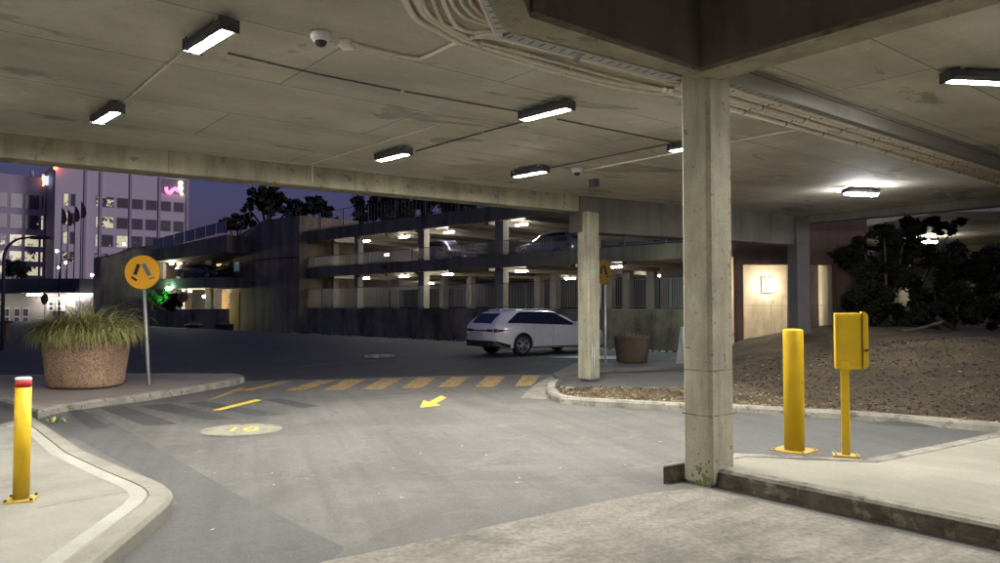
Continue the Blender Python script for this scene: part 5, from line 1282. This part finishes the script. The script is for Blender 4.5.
q = atY(59, 300, 76); street_lamp((q.x, q.y, LOW), zat(259.5, 76) - LOW, -.9 if False else .8, 'thin distant street lamp in front of the hospital base', .06)

# ================================================================ HOSPITAL
HA, HB = V2(atY(53, 300, 142)), V2(atY(187.5, 300, 156.0))
HDi = (HB - HA).normalized(); HN = Vector((HDi.y, -HDi.x))       # towards us
hs = empty('hospital_block', (HA.x, HA.y, LOW)); tag(hs, 'tall pale mauve hospital block with window rows and neon squiggle at its top right', 'building'); X5 = local(hs)
def hp(u): q = xline(u, HA, HB); return V2(q)
def Yat(u, A, B): return xline(u, A, B).y
ZT = zat(167, 142)
m = MB(); m.prism([HA, HB, HB - HN * 30, HA - HN * 30], LOW, ZT); m.build('wall', M['hosp'], hs, xf=X5)
m = MB(); q = HB - HN * 30; m.prism([HA + HN * .15 - HDi * .1, HB + HN * .15 + HDi * .1, HB + HN * .15 + HDi * .1 - HN * 1, HA + HN * .15 - HDi * .1 - HN * 1], ZT, ZT + .5); m.build('roof_coping', M['hosp_rib'], hs, xf=X5)
for u in (82.5, 98, 128, 157, 185):
    ribs = MB(); a = hp(u); ribs.prism([a + HN * .35, a + HN * .35 + HDi * .45, a + HDi * .45, a], LOW, ZT - .1); ribs.build('facade_rib', M['hosp_rib'], hs, xf=X5)
Y98 = Yat(98, HA, HB); zrow = [zat(v, Y98) for v in (196, 216, 234, 253, 272)]; zh = [zat(207, Y98), zat(228, Y98), zat(247, Y98), zat(266, Y98), zat(284, Y98)]
cols_ = [(98.8, 113), (115.3, 127.5), (129.8, 142.3), (144.2, 156.3), (158.8, 170.3), (172.2, 183.2)]
rnd = random.Random(5)
def window(A, B, z0, z1, n_out, mat, parent, X_, name='window'):
    d_ = (B - A).normalized(); m = MB(); m.prism([A + n_out * .05, B + n_out * .05, B - n_out * .02, A - n_out * .02], z0, z1); f_ = m.build(name, M['hosp_rib'], parent, xf=X_)
    m = MB(); t = .14; m.prism([A + d_ * t + n_out * .09, B - d_ * t + n_out * .09, B - d_ * t, A + d_ * t], z0 + t, z1 - t); m.build('pane', M[mat], f_, xf=X_)
lit = {(0, 0): 'win_half', (1, 0): 'win_lit', (2, 1): 'win_lit', (3, 0): 'win_half'}
for i in range(5):
    for j, (u0, u1) in enumerate(cols_): window(hp(u0), hp(u1), zh[i], zrow[i], HN, lit.get((i, j), 'win_dark'), hs, X5)
    window(hp(94), hp(97.2), zh[i], zrow[i], HN, 'win_lit' if i in (1, 2) else 'win_half', hs, X5)
for i, (v0, v1) in enumerate(((193, 206), (212, 225), (231, 244), (251, 262))):
    window(hp(61.5), hp(67.3), zat(v1, 143), zat(v0, 143), HN, 'win_lit' if i != 3 else 'win_half', hs, X5)
    window(hp(68.6), hp(74.5), zat(v1, 143), zat(v0, 143), HN, 'win_dark', hs, X5)
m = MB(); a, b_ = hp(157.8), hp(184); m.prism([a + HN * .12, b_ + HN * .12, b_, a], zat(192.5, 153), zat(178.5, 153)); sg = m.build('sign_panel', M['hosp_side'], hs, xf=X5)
def hpt(u, v, out=.45, Aa=HA, Bb=HB):
    q = xline(u, Aa, Bb); return Vector((q.x + HN.x * out, q.y + HN.y * out, zat(v, q.y)))
m = MB(); m.tube(smooth_path([hpt(u, v) for u, v in ((164.2, 187.5), (165, 191.5), (168, 193), (171, 190), (173.5, 188.8), (176, 191), (178, 190.5))]), .36, 8); m.build('pink_squiggle', M['neon_pink'], sg, xf=X5)
m = MB(); m.tube(smooth_path([hpt(u, v) for u, v in ((178.6, 185.5), (177.8, 189), (179, 192), (180.8, 195.5))]), .42, 8, r2=.3); m.tube(smooth_path([hpt(u, v) for u, v in ((178.6, 186), (180.3, 188.5), (177.5, 191.5))]), .3, 8)
c_ = hpt(178.7, 183.2); m.lathe([(.0001, -.55), (.4, -.35), (.55, 0), (.4, .35), (.0001, .55)], 14, tuple(c_)); m.build('yellow_figure', M['neon_yellow'], sg, xf=X5)
c_ = hpt(53, 168.5, .6); rt = empty('red_beacon', c_); tag(rt, 'small red aircraft beacon at the top left corner of the hospital', 'beacon'); m = MB(); m.lathe([(.0001, -.4), (.35, -.2), (.38, .1), (.0001, .45)], 12); m.build('lamp', M['neon_red'], rt); m = MB(); m.tube([(0, 0, -.2), (-HN.x, -HN.y, -.4)], .06, 6); m.build('arm', M['black'], rt)
# side wing with the blue white mark
SA, SB = V2(atY(43, 300, 150)), HA
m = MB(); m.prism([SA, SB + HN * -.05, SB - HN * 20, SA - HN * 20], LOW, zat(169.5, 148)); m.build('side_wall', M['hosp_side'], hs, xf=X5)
def spt(u, v): q = xline(u, SA, SB); return Vector((q.x - .3, q.y - .7, zat(v, q.y)))
m = MB()
for k in range(4): m.tube(smooth_path([spt(u, v + k * 2.4) for u, v in ((46.0, 178.0), (47.4, 176.8), (48.6, 178.2), (50.0, 176.8))]), .13, 6)
m.build('blue_white_mark', M['neon_white'], hs, xf=X5)
m = MB(); m.tube(smooth_path([spt(u, v) for u, v in ((45, 175.5), (44.4, 179), (45.4, 183), (44.8, 186))]), .2, 6); m.build('orange_mark', M['neon_orange'], hs, xf=X5)
# left wing
WA, WB = V2(atY(-70, 300, 136)), V2(atY(43.5, 300, 149))
wg = empty('hospital_wing', (WA.x, WA.y, LOW)); tag(wg, 'left hospital wing with wide gridded windows and lit lower floors', 'building'); X6 = local(wg)
ZW = zat(174.5, 145)
m = MB(); m.prism([WA, WB, WB - HN * 25, WA - HN * 25], LOW, ZW); m.build('wall', M['hosp_rib'], wg, xf=X6)
wrows = ((194, 209.5), (214.5, 229.5), (234.5, 247), (251, 262), (266, 276))
for i, (v0, v1) in enumerate(wrows):
    for j, (u0, u1) in enumerate(((-40, -26), (-24, -10), (-8, 6.3), (8, 21.5), (23.3, 38.3), (39.3, 42.6))):
        q0, q1 = V2(xline(u0, WA, WB)), V2(xline(u1, WA, WB)); window(q0, q1, zat(v1, 147), zat(v0, 147), HN, 'win_lit' if (j == 5 and i > 0) or (i >= 3) or (i == 2 and j > 2) else ('win_half' if i == 2 else 'win_dark'), wg, X6)
m = MB(); q = V2(xline(30, WA, WB)); m.tube([(q.x, q.y - .0, ZW), (q.x, q.y, ZW + 1.2)], .3, 8); m.build('roof_stub', M['white'], wg, xf=X6)
# flag poles
for i, (u, ht, c_) in enumerate(((60.2, 207, 1), (66.4, 209, 1), (73.3, 205, 1), (79.7, 201, 1))):
    q = atY(u, 300, 96); rt = empty('flag_pole', (q.x, q.y, LOW)); tag(rt, ['first', 'second', 'third', 'fourth'][i] + ' slim flag pole from the left with a limp dark flag', 'flag pole', 'flag poles before the hospital')
    m = MB(); zt = zat(ht, 96) - LOW; m.tube([(0, 0, 0), (0, 0, zt)], .09, 8, r2=.05); m.build('pole', M['pole_dark'], rt)
    m = MB(); pts = [(.05, 0), (.35, .12), (.75, -.08), (.55, .15), (.25, -.05)]
    vs = []
    for z_, s_ in ((zt - .2, .3), (zt - .9, .8), (zt - 1.7, 1.0), (zt - 2.2, .6)):
        for x_, y_ in pts[:4]: vs.append((x_ * s_, y_ * s_, z_))
    m.add(vs, [(r_ * 4 + k, r_ * 4 + k + 1, r_ * 4 + k + 5, r_ * 4 + k + 4) for r_ in range(3) for k in range(3)], 0, True); m.build('flag', M['cloth'], rt)
for i, (u, v, Y) in enumerate(((56.7, 251, 98), (65.8, 262.5, 98), (59, 267.5, 96), (92, 275, 88), (96, 298, 82), (124, 244, 100), (151.5, 251.5, 72))):
    q = atY(u, v, Y); rt = empty('globe_lamp', (q.x, q.y, q.z)); tag(rt, ['small globe lamp highest in front of the mauve hospital wall', 'small globe lamp between the flag poles', 'lowest small globe lamp above the dark fascia', 'small lamp at the right end of the dark fascia', 'small lamp beside the dark ramp block at door height', 'faint lamp above the top of the ramp block', 'tiny lamp at the head of the upper ramp railing'][i], 'lamp')
    s_ = .17 if i < 6 else .12
    m = MB(); m.lathe([(.0001, -s_), (s_ * .8, -s_ * .6), (s_, 0), (s_ * .8, s_ * .6), (.0001, s_)], 12); m.build('globe', M['led_street'], rt)
    base = (LOW if i < 5 else zat(262, Y)) - q.z
    m = MB(); m.tube([(0, 0, base), (0, 0, -s_)], .05, 6); m.build('pole', M['pole_dark'], rt)
# ================================================================ RIGHT BACKGROUND
wl = empty('brown_wall', (6.6, 21, 0)); tag(wl, 'brown rendered wall with two lit doorways beyond the mulch', 'wall'); X7 = local(wl)
def wx(u, Y=21.0): return atY(u, 300, Y).x
gz = -.1; YT = 21.0
def wseg(u0, u1, z0, z1, mat, name='wall_panel', Y=21.0, th=.3):
    m = MB(); m.prism([Vector((wx(u0, Y), Y)), Vector((wx(u1, Y), Y)), Vector((wx(u1, Y), Y + th)), Vector((wx(u0, Y), Y + th))], z0, z1); return m.build(name, M[mat], wl, xf=X7)
zo = zat(264.5, 21)
wseg(737, 743.5, gz, zo, 'brownwall'); wseg(737, 840, zo, 4.8, 'brownwall'); wseg(791, 809.8, gz, zo, 'greywall'); wseg(837, 868, gz, zo, 'brownwall')
wseg(840, 868, zo, 4.8, 'brownwall')
wseg(868, 1060, gz, 1.6, 'greywall', Y=23.0); 
m = MB(); m.wall(Vector((wx(836), 20.98)), Vector((wx(858), 20.98)), gz, 3.9, -.04) if False else m.box(((wx(823) + wx(833)) / 2 + .0, 20.9, 1.6), (.02, .02, .02)); m.build('wall_fixing', M['galv'], wl, xf=X7)
# lit room behind
rm = MB()
xa, xb = wx(737) - .2, wx(840)
rm.prism([Vector((xa, 24.2)), Vector((xb, 24.2)), Vector((xb, 24.4)), Vector((xa, 24.4))], gz, 3.3)
rm.prism([Vector((xa - .2, 21.31)), Vector((xa, 21.31)), Vector((xa, 24.4)), Vector((xa - .2, 24.4))], gz, 3.3)
rm.prism([Vector((xb, 21.31)), Vector((xb + .2, 21.31)), Vector((xb + .2, 24.4)), Vector((xb, 24.4))], gz, 3.3)
rm.prism([Vector((xa, 21.32)), Vector((xb, 21.32)), Vector((xb, 24.19)), Vector((xa, 24.19))], 3.0, 3.2)
rm.build('room_shell', M['roomwall'], wl, xf=X7)
m = MB(); m.prism([Vector((wx(741), 21.31)), Vector((wx(792), 21.31)), Vector((wx(792), 24.19)), Vector((wx(741), 24.19))], .24, .27); m.build('room_floor', M['pave'], wl, xf=X7)
m = MB(); q0, q1 = Vector((wx(812.5), 21.36)), Vector((wx(835.5), 22.1)); m.wall(q0, q1, .25, 2.85, .05); m.build('door_leaf', M['roomwall'], wl, xf=X7)
q = atY(767, 285, 24.1); rt = empty('bulkhead_lamp', q); tag(rt, 'glowing white bulkhead lamp on the lit room wall behind the doorway', 'wall lamp')
m = MB(); m.box((0, -.05, 0), (.24, .10, .42)); m.build('diffuser', M['led_room'], rt, bevel=.04); m = MB(); m.box((0, .03, 0), (.28, .05, .46)); m.build('backplate', M['white'], rt)
q = atY(812.5, 312, 23.9); rt = empty('bulkhead_lamp', (q.x + .15, 23.9, 2.3)); tag(rt, 'lamp hidden in the narrow right doorway', 'wall lamp'); m = MB(); m.box((0, 0, 0), (.2, .10, .3)); m.build('diffuser', M['led_room'], rt, bevel=.03)
m = MB(); m.box((0, .06, 0), (.24, .05, .34)); m.build('backplate', M['white'], rt)
q = Vector((wx(757, 22.2), 22.3, 2.93)); rt = empty('ceiling_light', q); tag(rt, 'added lamp on the lit room ceiling, hidden by the doorway head', 'ceiling light'); m = MB(); m.box((0, 0, -.03), (1.1, .16, .05)); m.build('diffuser', M['led_room'], rt, bevel=.015); m = MB(); m.box((0, 0, .02), (1.16, .2, .05)); m.build('housing', M['white'], rt)  # extra lamp added out of sight to brighten the room walls
# neighbouring slab beyond the trees
nb = empty('neighbour_canopy', (22, 36, 0)); tag(nb, 'second concrete deck with a lit ceiling far beyond the dark trees', 'building'); X8 = local(nb)
m = MB(); m.prism([Vector((14.5, 24.5)), Vector((40, 22)), Vector((44, 46)), Vector((13, 46))], 4.7, 5.2); m.build('deck_slab', M['ceiling'], nb, xf=X8)
m = MB(); m.prism([Vector((10, 46)), Vector((46, 46)), Vector((46, 46.4)), Vector((10, 46.4))], -.5, 4.7); m.build('back_wall', M['greywall'], nb, xf=X8)
for u, Y in ((977, 38), (902, 36), (1040, 30)):
    q = atY(u, 300, Y); m = MB(); m.box((q.x, q.y, 2.0), (.55, .55, 5.4)); m.build('pillar', M['column'], nb, xf=X8)
for u, v, Y, lab, w in ((929, 242, 33, 'bright lamp shining through the dark trees on the right', 1.0), (1030, 226, 30, 'lamp under the far deck beyond the right edge', 1.0)):
    q = atY(u, v, Y); rt = empty('deck_light', (q.x, q.y, q.z)); tag(rt, lab, 'ceiling light'); m = MB(); m.box((0, 0, 0), (w * .75, .2, .10)); m.build('diffuser', M['led_far'], rt, bevel=.03); m = MB(); m.box((0, 0, .3), (.1, .1, 4.69 - q.z - .0 if False else .46)); m.build('stem', M['fix'], rt)
for u, v, lab in ((871, 298, 'tiny lamp low behind the dark bush trunk'), (937, 296, 'tiny lamp low in the middle of the dark bush')):
    q = atY(u + 64 if u == 871 else u, v, 40); 
# ---- trees
def leaf_cloud(mb, c, r, n, s, rnd, sq=(1, 1, .8), hollow=.55):
    for k in range(n):
        d_ = Vector((rnd.gauss(0, 1), rnd.gauss(0, 1), rnd.gauss(0, 1))).normalized(); rr = r * (hollow + (1 - hollow) * rnd.random()) * (1 + .12 * math.sin(d_.x * 7 + d_.z * 5 + c[0]))
        p_ = Vector(c) + Vector((d_.x * rr * sq[0], d_.y * rr * sq[1], d_.z * rr * sq[2]))
        a = Vector((rnd.gauss(0, 1), rnd.gauss(0, 1), rnd.gauss(0, .6))).normalized(); b_ = a.cross(Vector((rnd.gauss(0, 1), rnd.gauss(0, 1), rnd.gauss(0, 1)))).normalized()
        w = s * rnd.uniform(.6, 1.3); mb.add([p_ - a * w, p_ + b_ * w * .45, p_ + a * w, p_ - b_ * w * .45], [(0, 1, 2, 3)])
def tree(name, loc, blobs, n, s, label, seed, leafm='leaf', trunk_r=.2, cat='tree', group=None, sub=11):
    rnd = random.Random(seed); root = empty(name, loc); tag(root, label, cat, group); lz = Vector(loc)
    t = MB(); base = Vector((0, 0, 0))
    top = Vector((sum(b[0] for b in blobs) / len(blobs), sum(b[1] for b in blobs) / len(blobs), min(b[2] for b in blobs) * .75 + 0.0)) - lz
    top.z = max(top.z, .4)
    t.tube(smooth_path([base, base.lerp(top, .5) + Vector((rnd.uniform(-.1, .1), 0, 0)), top]), trunk_r, 8, r2=trunk_r * .6)
    for b in blobs:
        e_ = Vector(b[:3]) - lz; mid = top.lerp(e_, .5) + Vector((rnd.uniform(-.2, .2), rnd.uniform(-.2, .2), .1)); t.tube(smooth_path([top, mid, e_]), trunk_r * .5, 6, r2=trunk_r * .12)
    t.build('trunk', M['bark'], root)
    m = MB(); tot = sum(b[3] ** 2 for b in blobs)
    for b in blobs:
        k_ = int(n * b[3] ** 2 / tot)
        for j in range(sub):
            o_ = Vector((rnd.uniform(-1, 1), rnd.uniform(-1, 1), rnd.uniform(-.8, .8))) * b[3] * .85
            leaf_cloud(m, Vector(b[:3]) - lz + o_, b[3] * rnd.uniform(.25, .52), k_ // sub, s, rnd, hollow=.2)
    m.build('crown', M[leafm], root)
    return root
def bl(u, v, Y, rpx): q = atY(u, v, Y); return (q.x, q.y, q.z, rpx / FPX * Y)
# far gum trees behind the stair tower
Yt = 95
tree('gum_tree', (*V2(atY(268, 300, Yt)), LOW), [bl(258, 196, Yt, 10), bl(275, 193, Yt, 11), bl(268, 205, Yt, 12), bl(290, 208, Yt, 10), bl(248, 208, Yt, 5)], 5200, .34, 'dark gum tree silhouetted right above the stair tower', 11, 'leaf_far', .5, group='far gum trees')
tree('gum_tree', (*V2(atY(318, 300, Yt)), LOW), [bl(312, 204, Yt, 12), bl(325, 212, Yt, 9), bl(300, 212, Yt, 9), bl(333, 222, Yt, 6)], 4200, .34, 'dark gum tree over the left end of the roof fence', 12, 'leaf_far', .5, group='far gum trees')
tree('gum_tree', (*V2(atY(238, 300, Yt)), LOW), [bl(237, 222, Yt, 9), bl(228, 226, Yt, 6), bl(246, 220, Yt, 8)], 2600, .34, 'low dark tree peeping left of the stair tower top', 13, 'leaf_far', .4, group='far gum trees')
tree('gum_tree', (*V2(atY(395, 300, Yt)), LOW), [bl(368, 211, Yt, 14), bl(384, 206, Yt, 18), bl(400, 210, Yt, 18), bl(416, 204, Yt, 18), bl(436, 204, Yt, 18), bl(458, 206, Yt, 16)], 17000, .36, 'broad rounded dark tree behind the roof fence', 14, 'leaf_far', .6, group='far gum trees')
tree('garden_tree', (*V2(atY(16, 300, 92)), LOW), [bl(12, 270, 92, 8), bl(22, 272, 92, 7), bl(9, 264, 92, 5), bl(18, 264, 92, 5)], 2600, .3, 'small dark tree before the lit left hospital wing', 15, 'leaf_far', .2)
tree('garden_shrub', (*V2(atY(160, 300, 68.5)), LOW), [bl(158, 300, 69.6, 7), bl(165, 295, 69.8, 7), bl(152, 297, 69.6, 5)], 1500, .22, 'shrub lit bright green under the ramp', 16, 'leaf_green', .08, cat='shrub')
tree('garden_shrub', (*V2(atY(174, 300, 68)), LOW), [bl(176, 301, 68, 8), bl(170, 306, 68, 6)], 1500, .22, 'dark shrub right of the bright green one', 17, 'leaf', .08, cat='shrub')
# dark bushes on the right mound
def gz_(x, y): return bed_z(x, y) - .05
tree('bushy_tree', (9.9, 19.4, .5), [bl(872, 262, 20, 26), bl(884, 236, 19.6, 17), bl(905, 232, 19.8, 14), bl(862, 244, 19.6, 12), bl(890, 285, 20, 30), bl(868, 300, 19.5, 24), bl(900, 250, 20.5, 20), bl(885, 322, 19.6, 22)], 24000, .062, 'dense dark bush left of the lamp on the mound', 21, 'leaf', .12)
tree('bushy_tree', (12.4, 20.2, .6), [bl(945, 258, 21, 20), bl(962, 278, 20.5, 27), bl(935, 290, 20.5, 26), bl(960, 305, 20, 22), bl(925, 318, 19.6, 20), bl(985, 262, 21, 15)], 23000, .062, 'dark bush in the middle of the mound with lamplight behind', 22, 'leaf', .12)
tree('bushy_tree', (14.6, 20.5, .6), [bl(1000, 268, 21, 26), bl(1010, 300, 20, 30), bl(985, 315, 20, 18), bl(1040, 270, 21, 32)], 20000, .062, 'dark bush cut by the right edge of the picture', 23, 'leaf', .12)
tree('bushy_tree', (11.3, 21.6, .5), [bl(930, 224, 22, 9), bl(915, 228, 22, 8), bl(948, 228, 22, 8), bl(905, 222, 22, 6), bl(960, 222, 22, 5)], 2600, .085, 'thin branch tips with small leaves hanging under the fascia', 24, 'leaf', .06)
# fallen branch
q = at(925, 333, .9); 
q = (10.0, 17.6, bed_z(10.0, 17.6) + .04); m = MB(); m.tube(smooth_path([Vector((-.5, 0, -.02)), Vector((0, .05, .08)), Vector((.5, .1, .22))]), .035, 6); m.tube([Vector((.1, .06, .1)), Vector((.35, -.1, .18))], .018, 5); o = m.build('fallen_branch', M['bark']); o.location = q; tag(o, 'fallen grey branch lying on top of the mulch mound', 'branch')

# ================================================================ SKY, LIGHT, CAMERA
w = bpy.data.worlds.new('World'); sc.world = w; w.use_nodes = True; nt = w.node_tree
bg = nt.nodes['Background']; sky = nt.nodes.new('ShaderNodeTexSky'); sky.sky_type = 'NISHITA'; sky.sun_disc = False
SE, SR = R(-1.0), R(115)
sky.sun_elevation = SE; sky.sun_rotation = SR; sky.ozone_density = 4.0; sky.air_density = 1.0; sky.dust_density = 0.3
mxs = nt.nodes.new('ShaderNodeMix'); mxs.data_type = 'RGBA'; mxs.inputs[0].default_value = 0.68; mxs.inputs[7].default_value = (0.050, 0.047, 0.118, 1)   # even city-lit dusk veil
nt.links.new(sky.outputs[0], mxs.inputs[6]); nt.links.new(mxs.outputs[2], bg.inputs[0]); bg.inputs[1].default_value = 0.95
sl = bpy.data.lights.new('afterglow_sun', 'SUN'); sl.energy = 0.78; sl.angle = R(14); sl.color = (1.0, .88, .97)
so = bpy.data.objects.new('afterglow_sun', sl); col.objects.link(so)
az_ = SR; so.rotation_euler = (R(82), 0, PI - az_ if False else 0)
sd = Vector((math.sin(az_), math.cos(az_), .12)).normalized(); so.rotation_euler = (-sd).to_track_quat('-Z', 'Y').to_euler()
cam = bpy.data.cameras.new('camera'); co = bpy.data.objects.new('camera', cam); col.objects.link(co)
cam.sensor_width = 36; cam.lens = FPX / 1000 * 36; cam.clip_end = 1500; cam.clip_start = .05
co.location = (0, 0, EYE); co.rotation_euler = (PI / 2 + PIT, 0, 0); sc.camera = co
sc.view_settings.view_transform = 'Standard'; sc.view_settings.look = 'None'; sc.view_settings.exposure = 0; sc.view_settings.gamma = 1
sc.render.engine = 'CYCLES'; sc.cycles.use_denoising = True; sc.cycles.use_light_tree = True
sc.cycles.max_bounces = 6; sc.cycles.diffuse_bounces = 4; sc.cycles.sample_clamp_indirect = 8
